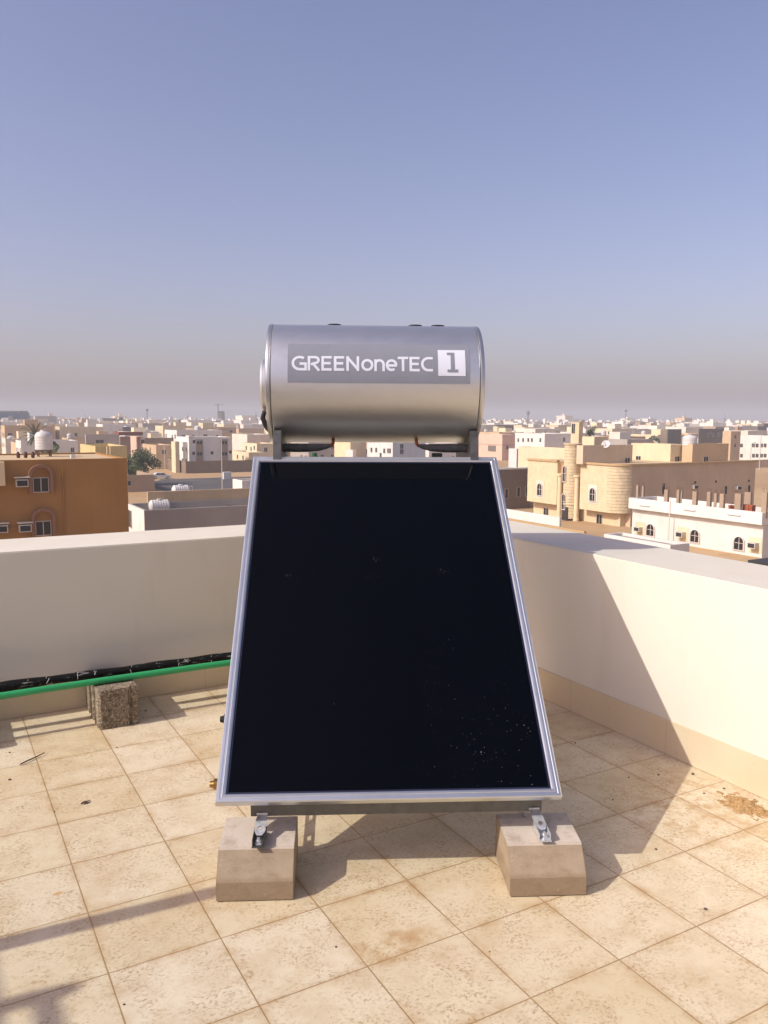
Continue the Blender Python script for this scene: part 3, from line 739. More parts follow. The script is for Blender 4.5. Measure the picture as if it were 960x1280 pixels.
for px, py, sz in ((12, 941, 5), (12, 975, 6), (28, 1009, 3), (866, 893, 3), (68, 1015, 3), (162, 990, 3), (719, 929, 6), (866, 968, 6), (766, 1000, 4), (786, 972, 4), (860, 915, 4),
                   (823, 969, 5), (882, 1137, 5), (820, 1062, 5), (905, 986, 5), (943, 1000, 4), (880, 992, 4), (182, 889, 5), (146, 935, 4), (420, 1184, 3), (155, 1256, 3), (612, 1190, 3)):
    p = onz(px, py, 0); r_ = sz/1000*rng.uniform(.8, 1.3)
    if p.x > XW-.03 or p.y > YW-.03: continue
    bm = bmesh.new(); bmesh.ops.create_icosphere(bm, subdivisions=2, radius=r_)
    for v in bm.verts: v.co *= 1+.35*NZ.noise(v.co/r_*1.2+Vector((px, py, 0))); v.co.z *= .6
    me = bpy.data.meshes.new('pebble'); bm.to_mesh(me); bm.free(); me.materials.append(MAT['stone']); o = bpy.data.objects.new('pebble', me); C.objects.link(o)
    o.location = (p.x, p.y, r_*.42)
    tag(o, 'tiny dark crumb of grit lying on the cream tiles', 'pebble', 'crumbs of grit on the terrace')

# ================================================================== the town
def colX(px, Y, z):                                      # X of the pixel column px on the line (.., Y, z)
    nr = RT-F*((px-480)/FPX); return -((Y*nr.y)+(z-CAM.z)*nr.z)/nr.x
def colY(px, X, z):
    nr = RT-F*((px-480)/FPX); return -((X*nr.x)+(z-CAM.z)*nr.z)/nr.y
def place(xl, xc, xr, yt, hh, wx=None, wy=None, z0=G):
    """footprint of a block of height hh whose near corner stands in column xc"""
    zt = z0+hh; p = onz(xc, yt, zt); X0, Y0 = p.x, p.y
    Y1 = Y0+(wy if wy else colY(xl, X0, zt)-Y0)
    X1 = X0+(wx if wx else colX(xr, Y0, zt)-X0)
    return X0, Y0, X1, Y1, zt
EXPL = []                                               # (X0, Y0, X1, Y1, height, pxmin, pxmax, depth, ytop)
def note(X0, Y0, X1, Y1, zt):
    q = [pj((x, y, zt)) for x in (X0, X1) for y in (Y0, Y1)]
    EXPL.append((X0, Y0, X1, Y1, zt, min(a[0] for a in q), max(a[0] for a in q), min(a[2] for a in q), min(a[1] for a in q)))
def shell(X0, Y0, X1, Y1, z0, zt, par=.7, th=.25):
    b = MB()
    o = [(X0, Y0), (X1, Y0), (X1, Y1), (X0, Y1)]; i = [(X0+th, Y0+th), (X1-th, Y0+th), (X1-th, Y1-th), (X0+th, Y1-th)]
    vs = [(x, y, z0) for x, y in o]+[(x, y, zt) for x, y in o]+[(x, y, zt) for x, y in i]+[(x, y, zt-par) for x, y in i]
    for k in range(4):
        j = (k+1) % 4
        b.face([k, j, 4+j, 4+k]); b.face([4+k, 4+j, 8+j, 8+k]); b.face([8+k, 8+j, 12+j, 12+k])
    b.v = vs; return b
def roofslab(X0, Y0, X1, Y1, z, th=.25):
    b = MB(); b.add([(X0+th, Y0+th, z), (X1-th, Y0+th, z), (X1-th, Y1-th, z), (X0+th, Y1-th, z)], [(0, 1, 2, 3)]); return b
WM = {}
def arch_pts(w_, h, n=8): return [(-w_/2, 0), (w_/2, 0)]+[(w_/2*cos(pi*i/n), h-w_/2+w_/2*sin(pi*i/n)) for i in range(n+1)]
def win_mesh(w_, h, style):
    k = (w_, h, style)
    if k in WM: return WM[k]
    b = MB(); fw = .055 if style != 'slit' else .04
    def ring(outer, inner, y0, y1):
        n = len(outer); vs = [(x, -y1, z) for x, z in outer]+[(x, -y1, z) for x, z in inner]+[(x, -y0, z) for x, z in outer]+[(x, -y0+.02, z) for x, z in inner]
        b.add(vs, [(i, (i+1) % n, n+(i+1) % n, n+i) for i in range(n)]+[(i, 2*n+i, 2*n+(i+1) % n, (i+1) % n) for i in range(n)]+[(n+i, n+(i+1) % n, 3*n+(i+1) % n, 3*n+i) for i in range(n)], 0)
    if style == 'arch':
        big = [(x*1.28, z*1.12-.12) for x, z in arch_pts(w_, h)]; ring(big, arch_pts(w_, h), 0, .12)
        b.add([(x, -.02, z) for x, z in arch_pts(w_, h)], [tuple(range(len(arch_pts(w_, h))))], 1)
        b.box(-.03, -.05, .05, .03, -.021, h-.1, 0); b.box(-w_/2+.02, -.05, h*.5, w_/2-.02, -.0212, h*.5+.05, 0)
    else:
        rc = [(-w_/2, 0), (w_/2, 0), (w_/2, h), (-w_/2, h)]
        ring([(-w_/2-fw, -fw), (w_/2+fw, -fw), (w_/2+fw, h+fw), (-w_/2-fw, h+fw)], rc, 0, .07)
        b.add([(x, -.02, z) for x, z in rc], [(0, 1, 2, 3)], 1)
        if w_ > .8: b.box(-.03, -.05, .02, .03, -.021, h-.02, 0)
    WM[k] = b.mesh('window', ['frame', 'pane']); return WM[k]
def window(par, face, x, y, z, w_=1.1, h=1.3, style='plain'):
    o = bpy.data.objects.new('window', win_mesh(w_, h, style)); C.objects.link(o); o.parent = par
    o.location = Vector((x, y, z))-world_loc(par)
    if face == 'L': o.rotation_euler.z = -pi/2
    return o
BOXM = {}
def boxpart(name, mat, par, x0, y0, z0, x1, y1, z1, bev=0):
    b = MB(); b.box(x0, y0, z0, x1, y1, z1); return b.build(name, mat, par, bevel=bev, fixn=False)
def aircon(par, face, x, y, z, s=1.):
    """window air conditioner sticking out of the wall"""
    b = MB(); b.box(-.35*s, -.5*s, 0, .35*s, -.002, .45*s, 0)
    b.box(-.29*s, -.515*s, .06*s, .29*s, -.501*s, .39*s, 1)
    me = b.mesh('air_conditioner', ['frame', 'iron']); o = bpy.data.objects.new('air_conditioner', me); C.objects.link(o); o.parent = par
    o.location = Vector((x, y, z))-world_loc(par)
    if face == 'L': o.rotation_euler.z = -pi/2
    return o
def house(name, label, fp, wall, roof='roof_sand', par=.7, group=None, cat='house', reg=True):
    X0, Y0, X1, Y1, zt = fp
    r = thing(name, label, cat, ((X0+X1)/2, (Y0+Y1)/2, G), group)
    shell(X0, Y0, X1, Y1, G, zt, par).build('wall', wall, r, fixn=False)
    roofslab(X0, Y0, X1, Y1, zt-par).build('roof', roof, r, fixn=False)
    if reg: note(*fp)
    return r
def room(r, fp, z0, wall, par=.35, name='roof_room'):
    X0, Y0, X1, Y1, zt = fp
    o = shell(X0, Y0, X1, Y1, z0, zt, par, .2).build(name, wall, r, fixn=False)
    roofslab(X0, Y0, X1, Y1, zt-par, .2).build('roof', 'roof_sand', o, fixn=False)
    return o
def rnd(a, b): return random.uniform(a, b)
def wtank(x, y, z, r_, h, label, group='rooftop water tanks', stand=0, horiz=False, full=True):
    t = thing('water_tank', label, 'water tank', (x, y, z), group)
    b = MB()
    if horiz:
        p = [(-h/2, .0), (-h/2, r_*.55), (-h/2+.15, r_*.9)]; k = 7
        for i in range(k):
            u = -h/2+.25+(h-.5)*i/(k-1); p += [(u-.05, r_*.96), (u, r_), (u+.05, r_*.96)]
        p += [(h/2-.15, r_*.9), (h/2, r_*.55), (h/2, 0)]
        b.lathe(p, (x, y, z+stand+r_), (1, 0, 0), 20)
        b.lathe([(0, .25), (.08, .25), (.1, .2), (.1, 0)], (x, y, z+stand+2*r_-.02), (0, 0, 1), 12)
    else:
        p = [(0, 0), (0, r_*.97)]; k = 5
        for i in range(k): u = h*.72*(i+.5)/k; p += [(u-.06, r_*.97), (u, r_), (u+.06, r_*.97)]
        p += [(h*.76, r_*.95), (h*.88, r_*.7), (h*.93, r_*.34), (h, r_*.34), (h, 0)]
        b.lathe(p, (x, y, z+stand), (0, 0, 1), 22)
    b.build('body', 'tankwhite', t, smooth=.7)
    if stand:
        b = MB()
        for sx_ in (-1, 1):
            for sy_ in (-1, 1):
                q = r_*.65; b.tube([(x+sx_*q, y+sy_*q, z), (x+sx_*q, y+sy_*q, z+stand)], .05, 6)
        b.box(x-r_*.75, y-r_*.75, z+stand-.1, x+r_*.75, y+r_*.75, z+stand-.01); b.build('stand', 'rust', t)
    return t

# ground, roads
b = MB(); b.add([(-3600, -3600, G), (3600, -3600, G), (3600, 3600, G), (-3600, 3600, G)], [(0, 1, 2, 3)]); b.build('ground', 'sand', fixn=False)['kind'] = 'structure'
b = MB(); z = G+.004
b.add([(40, 150, z), (190, 150, z), (190, 187, z), (47, 187, z), (40, 178, z)], [(0, 1, 2, 3, 4)])
b.build('road', 'asphalt', fixn=False)['kind'] = 'structure'
b = MB(); b.box(46.5, 187, G, 190, 187.3, G+.13); b.box(40, 149.7, G, 190, 149.996, G+.13); b.build('road_kerb', 'pale_line', fixn=False)['kind'] = 'structure'

# ---- brown building
p = onz(158.5, 572.6, G+10.9); X1, Y0 = p.x, p.y; fp = (X1-26, Y0, X1, Y0+11.5, G+10.9)
br = house('apartment_building', 'brown flat-roofed building with arched windows beyond the left parapet', fp, 'brown', par=.12, cat='building')
def arched_hood(r, q):
    """raised round-headed surround on the wall"""
    b = MB(); n = 14; ro, ri, hh_ = .80, .58, 1.25
    out = [(-ro, -.1), (-ro, hh_)]+[(-ro*cos(pi*i/n), hh_+ro*.85*sin(pi*i/n)) for i in range(1, n)]+[(ro, hh_), (ro, -.1)]
    inn = [(-ri, -.1), (-ri, hh_)]+[(-ri*cos(pi*i/n), hh_+ri*.8*sin(pi*i/n)) for i in range(1, n)]+[(ri, hh_), (ri, -.1)]
    k = len(out)
    for i in range(k-1):
        a, c, d, e = out[i], out[i+1], inn[i+1], inn[i]
        vs = [(q.x+u, q.y-y_, q.z+v) for y_ in (.002, .35) for u, v in (a, c, d, e)]
        b.add(vs, [(4, 5, 6, 7), (0, 1, 5, 4), (2, 3, 7, 6), (3, 0, 4, 7), (1, 2, 6, 5)])
    return b.build('window_hood', 'hood', r)
for px, py in ((51.5, 614.5), (54.5, 668.5)):
    q = onY(px, py, Y0); arched_hood(br, q)
    wn = window(br, 'F', q.x, q.y-.004, q.z, .95, .95)
for px, py in ((27, 608), (31, 664), (1.5, 665)):
    q = onY(px, py, Y0); aircon(br, 'F', q.x, q.y, q.z, 1.15)
    boxpart('air_conditioner_canopy', 'offwhite', br, q.x-.5, q.y-.6, q.z+.62, q.x+.5, q.y-.002, q.z+.68)
q = onY(78.5, 600, Y0); b = MB(); b.tube([(q.x, Y0-.05, G), (q.x, Y0-.05, G+10.2)], .045, 8); b.build('rain_pipe', 'brown', br)
q = onY(4, 577, Y0); q2 = onY(4, 606, Y0); boxpart('bay', 'yellow', br, X1-25.9, Y0-.9, q2.z, q.x, Y0-.002, q.z)
rz = G+10.9-.12
q = onz(58, 571.5, rz); wtank(q.x, q.y+1.2, rz, .68, 1.55, 'white ribbed water tank on legs on the brown building roof', stand=.55)
for px in (24, 33, 42):
    q = onz(px, 573, rz)
    t = thing('clay_jar', ['small brown clay jar left of two more on the brown roof', 'small brown clay jar in the middle of three on the brown roof', 'small brown clay jar nearest the ribbed tank on the brown roof'][(px-24)//9], 'jar', (q.x, q.y+.5, rz), 'jars on the brown roof')
    b = MB(); b.lathe([(0, .08), (.1, .13), (.28, .15), (.40, .11), (.45, .07), (.48, .09), (.48, 0)], (q.x, q.y+.5, rz+.003), (.06*(px-33)/9, 0, 1), 14); b.build('jar_body', 'clay', t, smooth=.7)
for px, lb in ((134, 'thin pale post left of its twin on the brown building roof'), (138, 'thin pale post right of its twin on the brown building roof')):
    q = onz(px, 569.5, rz); b = MB(); b.tube([(q.x, q.y, rz), (q.x, q.y, rz+.75)], .05, 6)
    tag(b.build('roof_post', 'yellow', None, loc=(q.x, q.y, rz)), lb, 'post', 'posts on the brown roof')
q = onz(91, 573, rz); b = MB(); b.box(q.x-.14, q.y, rz, q.x+.2, q.y+.3, rz+.3); b.box(q.x-.05, q.y-.02, rz+.08, q.x+.1, q.y-.001, rz+.22)
tag(b.build('roof_box', 'white_plastic', None, loc=(q.x, q.y, rz), bevel=.02), 'little white box at the front edge of the brown roof', 'box')
# ---- cream house with an olive wall right behind it
h2 = house('house', 'pale olive house wall showing over the brown building right end', place(100, 119, 158.5, 557.8, 10.0), 'olive', par=.5)

# ---- low grey house by the road
fp = place(160, 180.5, 345, 638, 5.2); X0, Y0, X1, Y1, zt = fp
gh = house('house', 'low grey house with white side wall and roof tanks below the road', fp, 'grey', 'roof_grey', par=.9)
b = MB(); b.box(X0-.035, Y0+.03, G, X0-.003, Y1, zt-.004); b.build('sunlit_side_wall', 'white', gh, fixn=False)  # sunward side painted white for its sunlight, shaded front left grey
q = onX(164, 659, X0); window(gh, 'L', X0-.04, q.y, q.z, 1.2, 1.7)
q = onX(174, 668, X0); window(gh, 'L', X0-.04, q.y-1, q.z-.6, .5, .5)
bb = place(160, 200, 330, 622, 5.4+.7)
boxpart('rear_parapet', 'sandy', gh, X0+2, Y1-.02, G+4, X1, Y1+.35, G+6.3)
rz = zt-.9
q = onz(303, 631, rz); fpr = (q.x, q.y, q.x+4.2, q.y+3.2, rz+2.7); room(gh, fpr, rz, 'white')
q = onz(215.5, 638, rz); fq = (q.x, q.y, q.x+2.7, q.y+2.2, rz+.85); o = room(gh, fq, rz, 'grey', .1, 'stair_hatch')
boxpart('hatch_side', 'cream', gh, q.x-.03, q.y, rz, q.x-.002, q.y+2.2, rz+.8)
q = onz(201, 640, rz); wtank(q.x, q.y+.5, rz, .62, 2.1, 'white ribbed tank lying on the grey house roof, lower left one', horiz=True)
q = onz(230, 631, rz); wtank(q.x, q.y+1.2, rz+.9, .62, 1.9, 'white ribbed tank lying on the grey house stair hatch', horiz=True)
q = onz(297, 633, rz)
for k, (px, py, kk) in enumerate(((297, 633, 0), (276, 633, 1), (261, 634, 1), (290, 634, 1))):
    q = onz(px, py, rz); b = MB(); rr = random.Random(k)
    for i in range(7 if kk else 1):
        x_, y_ = q.x+rr.uniform(-.7, .7)*kk, q.y+rr.uniform(-.4, .4)*kk
        if kk: b.box(x_-.3, y_-.12, rz+.12*(i//3), x_+.3, y_+.12, rz+.12*(i//3)+.11)
        else: b.lathe([(0, .3), (.25, .42), (.5, .4), (.62, .25), (.66, 0)], (x_, y_, rz), (0, 0, 1), 14)
    tag(b.build('sack' if not kk else 'scrap_pile', 'beige' if not kk else 'darkgrey', None, loc=(q.x, q.y, rz)),
        ['pale bulging sack on the grey house roof near its white room', 'scattered dark scrap on the grey house roof, middle heap', 'scattered dark scrap on the grey house roof, left heap', 'scattered dark scrap beside the pale sack on the grey roof'][k], 'sack' if not kk else 'scrap')
# white metal hoop
q = onz(232, 630, rz); b = MB(); b.tube([(q.x, q.y, rz), (q.x, q.y, rz+1.9), (q.x+.8, q.y, rz+2.0), (q.x+.8, q.y, rz+.8)], .03, 6)
tag(b.build('pipe_hoop', 'white_plastic', None, loc=(q.x, q.y, rz)), 'thin white pipe hoop on the grey house roof beside the tank', 'pipe')

# ---- compound walls, tree, car, kiosk, lamps
def wallrun(label, pts, h, mat, th=.25, cap=None):
    t = thing('boundary_wall', label, 'wall', (pts[0][0], pts[0][1], G), 'yard walls')
    b = MB(); c = MB()
    for (xa, ya), (xb, yb) in zip(pts, pts[1:]):
        if abs(xa-xb) > abs(ya-yb): x0, x1 = sorted((xa, xb)); b.box(x0, ya, G, x1, ya+th, G+h); c.box(x0-.05, ya-.05, G+h+.002, x1+.05, ya+th+.05, G+h+.18)
        else: y0, y1 = sorted((ya, yb)); b.box(xa, y0+th+.002, G, xa+th, y1, G+h); c.box(xa-.05, y0+th+.06, G+h+.002, xa+th+.05, y1, G+h+.18)
    b.build('wall_body', mat, t, fixn=False)
    if cap: c.build('coping', cap, t, fixn=False)
    return t
p = onz(192, 614, G); gw = wallrun('grey rendered yard wall in front of the green tree', [(p.x, p.y+14), (p.x-.001, p.y)], 3.2, 'taupe')
b = MB(); b.box(p.x-12, p.y, G, p.x+.25, p.y+.25, G+3.2); b.build('wall_body', 'taupe', gw, fixn=False)
q = onY(161, 605, p.y); window(gw, 'F', q.x, p.y-.004, q.z-.3, .8, .9)
p = onz(232.5, 592, G); pl = colY(210, p.x, G+3.1)
wallrun('tan yard wall in front of the white two-storey house', [(p.x, pl), (p.x, p.y), (p.x+26, p.y)], 3.1, 'darkbrown')

def leafmass(mb, c, rad, n, size, rng, squash=.8):
    for i in range(n):
        while True:
            d = Vector((rng.uniform(-1, 1), rng.uniform(-1, 1), rng.uniform(-1, 1)))
            if .25 < d.length < 1: break
        q = Vector(c)+Vector((d.x*rad, d.y*rad, d.z*rad*squash)); nrm = Vector((rng.gauss(0, 1), rng.gauss(0, 1), rng.gauss(.4, 1))).normalized()
        a = nrm.orthogonal().normalized(); c2 = nrm.cross(a); ang = rng.uniform(0, 6.28); a, c2 = a*cos(ang)+c2*sin(ang), c2*cos(ang)-a*sin(ang)
        s = size*rng.uniform(.6, 1.3)
        mb.add([q-a*s, q-c2*s*.55, q+a*s, q+c2*s*.55], [(0, 1, 2, 3)], rng.choice((0, 0, 1, 2)))
def tree(x, y, z, H_, rad, label, seed, n=60, leaf=.32, name='tree', group=None):
    rng = random.Random(seed); t = thing(name, label, 'tree', (x, y, z), group)
    b = MB(); top = Vector((x, y, z+H_*.45)); b.tube([(x, y, z), (x+.1, y, z+H_*.25), top], [.22*H_/8, .17*H_/8, .12*H_/8], 8)
    cr = MB()
    for i in range(11):
        a = rng.uniform(0, 6.28); q = rad*rng.uniform(.15, .72); c = Vector((x+q*cos(a), y+q*sin(a), z+H_*rng.uniform(.36, .86)))
        b.tube([top-Vector((0, 0, .3)), (top+c)/2+Vector((0, 0, .15)), c], [.08, .05, .02], 5)
        leafmass(cr, c, rad*rng.uniform(.32, .55), n, leaf, rng)
    b.build('trunk', 'bark', t, smooth=1); cr.build('crown', ['leaf_a', 'leaf_b', 'leaf_c'], t, fixn=False); return t
q = onz(180, 606, G); tree(q.x, q.y, G, 8.0, 3.6, 'dense dark green tree standing behind the grey yard wall', 5, 330, .2)
q = onz(176, 606, G); tree(q.x-2.0, q.y+1.5, G, 6.0, 2.6, 'lower half of the green clump, shrubby tree at its left', 6, 220, .2)
q = onz(166, 562, G+6); 
def palm(px, py, D, label, seed, L=2.4):
    p = CAM+ray(px, py)*D; rng = random.Random(seed); t = thing('palm_tree', label, 'palm tree', (p.x, p.y, G))
    b = MB(); b.tube([(p.x, p.y, G), (p.x+.1, p.y, (G+p.z)/2), (p.x, p.y, p.z)], [.24, .2, .18], 9); b.build('trunk', 'bark', t, smooth=1)
    f = MB()
    for i in range(34):
        a = rng.uniform(0, 6.28); el = rng.uniform(-.4, 1.3); pts = []
        d = Vector((cos(a)*cos(el), sin(a)*cos(el), sin(el))); q = Vector(p)
        for k in range(7):
            pts.append(q.copy()); q += d*L/6; d = (d+Vector((0, 0, -.16))).normalized()
        side = Vector((-sin(a), cos(a), 0))
        for k in range(1, 6):
            for sg in (-1, 1):
                for e in (0, .5):
                    o = pts[k].lerp(pts[k+1], e); tip = o+side*sg*.42*(1-.1*k)+(pts[k+1]-pts[k]).normalized()*.35+Vector((0, 0, -.12))
                    f.add([o, o+(pts[k+1]-pts[k])*.18, tip], [(0, 1, 2)])
        f.tube(pts, .025, 4)
    f.build('crown', 'palm', t, fixn=False)
palm(44, 545, 115, 'palm with spiky fronds rising behind the brown building', 3, 2.2)

def car(x, y, z, rot, label):
    t = thing('parked_car', label, 'car', (x, y, z)); t.rotation_euler.z = rot
    def put(mb, name, mat, par=t, smooth=None, bevel=0):
        me = mb.mesh(name, mat); bm = bmesh.new(); bm.from_mesh(me); bmesh.ops.recalc_face_normals(bm, faces=bm.faces)
        if bevel: bmesh.ops.bevel(bm, geom=[e for e in bm.edges if len(e.link_faces) == 2 and e.calc_face_angle(0) > .3], offset=bevel, segments=2, affect='EDGES')
        bm.to_mesh(me); bm.free(); o = bpy.data.objects.new(name, me); C.objects.link(o); o.parent = par; return o
    side_ = [(-2.25, .32), (2.2, .32), (2.28, .6), (2.15, .82), (1.1, .95), (.45, 1.42), (-1.1, 1.45), (-1.75, 1.0), (-2.2, .95), (-2.3, .6)]
    b = MB(); b.sweep(side_, Vector((0, -.86, 0)), Vector((1, 0, 0)), Vector((0, 0, 1)), Vector((0, 1.72, 0))); put(b, 'body', 'carpaint', bevel=.06)
    for sy in (-1, 1):
        b = MB(); b.sweep([(.9, .98), (.42, 1.34), (-.22, 1.36), (-.22, .98)], Vector((0, sy*.862, 0)), Vector((1, 0, 0)), Vector((0, 0, 1)), Vector((0, sy*.01, 0)))
        b.sweep([(-.3, .98), (-.3, 1.36), (-1.05, 1.37), (-1.5, 1.02)], Vector((0, sy*.862, 0)), Vector((1, 0, 0)), Vector((0, 0, 1)), Vector((0, sy*.01, 0))); put(b, 'side_window', 'pane')
        for wx_ in (-1.4, 1.4):
            b = MB(); b.lathe([(-.1, .2), (-.1, .32), (.1, .32), (.1, .2)], (wx_, sy*.78, .32), (0, 1, 0), 18); b.lathe([(-.11, 0), (-.11, .19), (.11, .19), (.11, 0)], (wx_, sy*.78, .32), (0, 1, 0), 14, 1); put(b, 'wheel', ['tyre', 'galv'])
    b = MB(); b.add([(1.12, -.7, .97), (1.12, .7, .97), (.52, .62, 1.39), (.52, -.62, 1.39)], [(0, 1, 2, 3)]); o = put(b, 'windscreen', 'pane'); o.location = (.03, 0, .02)
q = onz(200, 599, G); car(q.x+.5, q.y+1.0, G, 0, 'white car parked at the far road edge beside the tree')
q = onz(283, 599, G); b = MB(); b.box(q.x-.6, q.y, G, q.x+1.2, q.y+1.2, G+1.5); b.box(q.x-.7, q.y-.1, G+1.502, q.x+1.3, q.y+1.3, G+1.62); b.box(q.x-.2, q.y-.03, G+.2, q.x+.5, q.y-.002, G+1.25)
tag(b.build('utility_box', 'white', None, loc=(q.x, q.y, G), fixn=False), 'small white utility box at the far side of the road', 'utility box')
b = MB(); pts = [onz(x, y, G) for x, y in ((296, 602), (310, 603))]
def lamp(px, pyb, pyt, label, arm=1.6, thick=.1):
    q = onz(px, pyb, G); top = q.z+(pyb-pyt)/FPX*(q-CAM).dot(F)
    t = thing('street_lamp', label, 'street lamp', q, 'street lamps in the town')
    b = MB(); b.tube([q, (q.x, q.y, top)], [thick, thick*.6], 8); b.build('pole', 'pole', t, smooth=1)
    b = MB(); b.tube([(q.x, q.y, top-.1), (q.x+arm*.6, q.y, top+.25), (q.x+arm, q.y, top+.28)], .05, 6); b.build('arm', 'pole', t, smooth=1)
    b = MB(); b.box(q.x+arm-.1, q.y-.13, top+.2, q.x+arm+.6, q.y+.13, top+.34); b.build('lamp_head', 'mast', t, bevel=.03)
lamp(278, 617, 541, 'tall pale street lamp standing at the near road edge')
lamp(206, 587, 556, 'shorter pale street lamp left of the white two-storey house')
lamp(937, 594, 555, 'pale street lamp on the sandy lot near the right edge', 1.2, .13)
lamp(898, 572, 546, 'thin pale street lamp showing above the villa right end roof', 1.0, .1)
lamp(803, 566, 541, 'thin pale street lamp above the villa cream roof room', 1.0, .1)
lamp(237, 573, 549, 'thin pale street lamp rising behind the white two-storey house', 1.0, .1)
lamp(949, 588, 545, 'pale street lamp in front of the bright white block at far right', 1.2, .13)

# ---- houses around the road
fp = place(221, 236, 290, 546.5, 9.0); X0, Y0, X1, Y1, zt = fp
wh = house('house', 'white two-storey house with dark window strips behind tan yard wall', fp, 'white', 'roof_white')
b = MB(); b.box(X0-1.2, Y0+1.5, G, X0-.002, Y1-.5, zt-1.3); b.build('side_wing', 'white', wh, fixn=False)
for py in (563.5, 578):
    for px in (223.5, 228.5, 233):
        q = onX(px, py, X0-1.2); window(wh, 'L', X0-1.203, q.y, q.z, .8, 1.0)
for xa, xb in ((245, 254), (276, 285)):
    qa, qb = onY(xa, 560, Y0), onY(xb, 560, Y0)
    boxpart('window_strip', 'taupe', wh, qa.x, Y0-.06, G+.5, qb.x, Y0-.003, zt-.6)
    for py in (554.5, 568.5, 581):
        q = onY((xa+xb)/2, py, Y0); window(wh, 'F', q.x, Y0-.066, q.z-.2, (qb.x-qa.x)*.72, .95, 'slit')
for px, py in ((242.5, 553), (265, 567), (242, 567.5), (288, 566), (265.5, 580)):
    q = onY(px, py, Y0); window(wh, 'F', q.x, Y0-.004, q.z-.2, .7, .8)
room(wh, (X0+.0, Y0+.0, X0+1.1, Y0+3, zt+.4), zt-.05, 'white', .2)
def simple(label, a, wall, roof='roof_sand', wins=(), fwins=(), name='house', par=.7, ww=1.0, wh_=1.2, **k):
    fp = place(*a, **k); r = house(name, label, fp, wall, roof, par); X0, Y0, X1, Y1, zt = fp
    for px, py in wins: q = onX(px, py, X0); window(r, 'L', X0-.004, q.y, q.z-wh_/2, ww, wh_)
    for px, py in fwins: q = onY(px, py, Y0); window(r, 'F', q.x, Y0-.004, q.z-wh_/2, ww, wh_)
    return r, fp
simple('beige house with long shaded front left of the white house', (178, 195, 217, 556.5, 6.6), 'sandy', wins=((182, 562), (188, 562)), fwins=((205, 565),), par=.4)
r, fp = simple('taupe upper block behind the beige house left of the white house', (176, 176.6, 217, 547.5, 7.9), 'taupe')
simple('pale cream house with low front beside the white house left side', (214, 219, 224, 552, 8.0), 'cream')
simple('grey house with two small dark windows over the brown building', (106, 107, 149, 543, 9.3), 'grey', fwins=((124.5, 552), (114, 556)), ww=2.2, wh_=1.0)
r, fp = simple('dusky brown-pink house with red roof canopy above the tree', (145, 150, 163, 546, 8.4), 'rose', wins=())
X0, Y0, X1, Y1, zt = fp; boxpart('roof_canopy', 'redpaint', r, X0-.5, Y0-1, zt+.4, X1+3.5, Y1, zt+1.4)
simple('cream house standing just right of the red roof canopy', (161.5, 176, 181, 546.3, 8.3), 'pink', fwins=((178.5, 552),))
r, fp = simple('bright white house with grey shaded front left of the silver tank', (290, 309, 338, 543, 8.4), 'offwhite', 'roof_white')
r, fp = simple('cream lower house with tan front left of the silver tank', (303, 321, 345, 554.5, 6.4), 'cream', wins=((308, 560), (314, 561), (318, 560)), fwins=((332, 562),))
simple('small cream annex just above the collector top left corner', (290, 311, 330, 565.5, 4.4), 'cream', wins=((297, 571), (304, 572)))
simple('bright white block of flats seen through the gap under the tank', (459, 491, 532, 552, 8.2), 'white', 'roof_white', wins=((464.5, 562.5), (470.5, 562.5), (480.5, 563.5), (485.5, 563.5), (476, 569), (487.5, 563.5)), fwins=((502, 558), (502, 564.5)))
simple('small white house left of the bright block under the tank', (444, 458, 460, 562, 5.2), 'white', fwins=((459, 564),))
simple('tiny white annex in the gap under the tank near the left hose', (432, 441, 445, 562.5, 5.6), 'white')
simple('cream yellow house showing beside the left hose under the tank', (418, 438, 458, 551, 8.0), 'yellow')
# ---- right of the heater
r, fp = simple('pink house with dark loggia right of the silver tank', (598, 628, 644, 543, 9.0), 'pink', fwins=((634, 559.5),))
X0, Y0, X1, Y1, zt = fp
q = onX(614, 560, X0); boxpart('loggia', 'darkgrey', r, X0-.03, colY(620, X0, q.z), q.z-1.2, X0-.002, colY(610, X0, q.z), q.z+.9)
boxpart('band', 'rose', r, X0-.05, Y0-.05, G+5.2, X1, Y1, G+5.4)
r, fp = simple('long white house with a row of small windows above the villa', (643.5, 681, 716, 542, 8.6), 'white', 'roof_white', wins=((648, 550), (654, 550), (660.5, 550), (665, 550), (675.5, 550)), fwins=((705, 549.5),), ww=1.1, wh_=1.5)
r, fp = simple('cream wall of the house standing right behind the villa left wing', (648, 706, 722, 561, 8.0), 'cream')
r, fp = simple('low white house in front of the pink house', (636, 646, 652, 561, 6.6), 'white')
r, fp = simple('brown shaded house with white flat roof beside the villa', (604, 605, 664, 588, 6.2), 'darkbrown', 'roof_white', wy=26, fwins=((633, 617), (648, 615), (658.5, 614)), ww=.55, wh_=1.5, par=.3)
X0, Y0, X1, Y1, zt = fp
for px, py in ((633, 612), (648, 610), (658.5, 609)):
    q = onY(px, py, Y0); boxpart('ventilation_hole', 'iron', r, q.x-.2, Y0-.03, q.z-.1, q.x+.2, Y0-.002, q.z+.2)
boxpart('coping', 'white', r, X0-.1, Y0-.1, zt+.002, X1+.1, Y0+.9, zt+.25)
p = onz(630, 664, G); q = onz(668, 661, G)
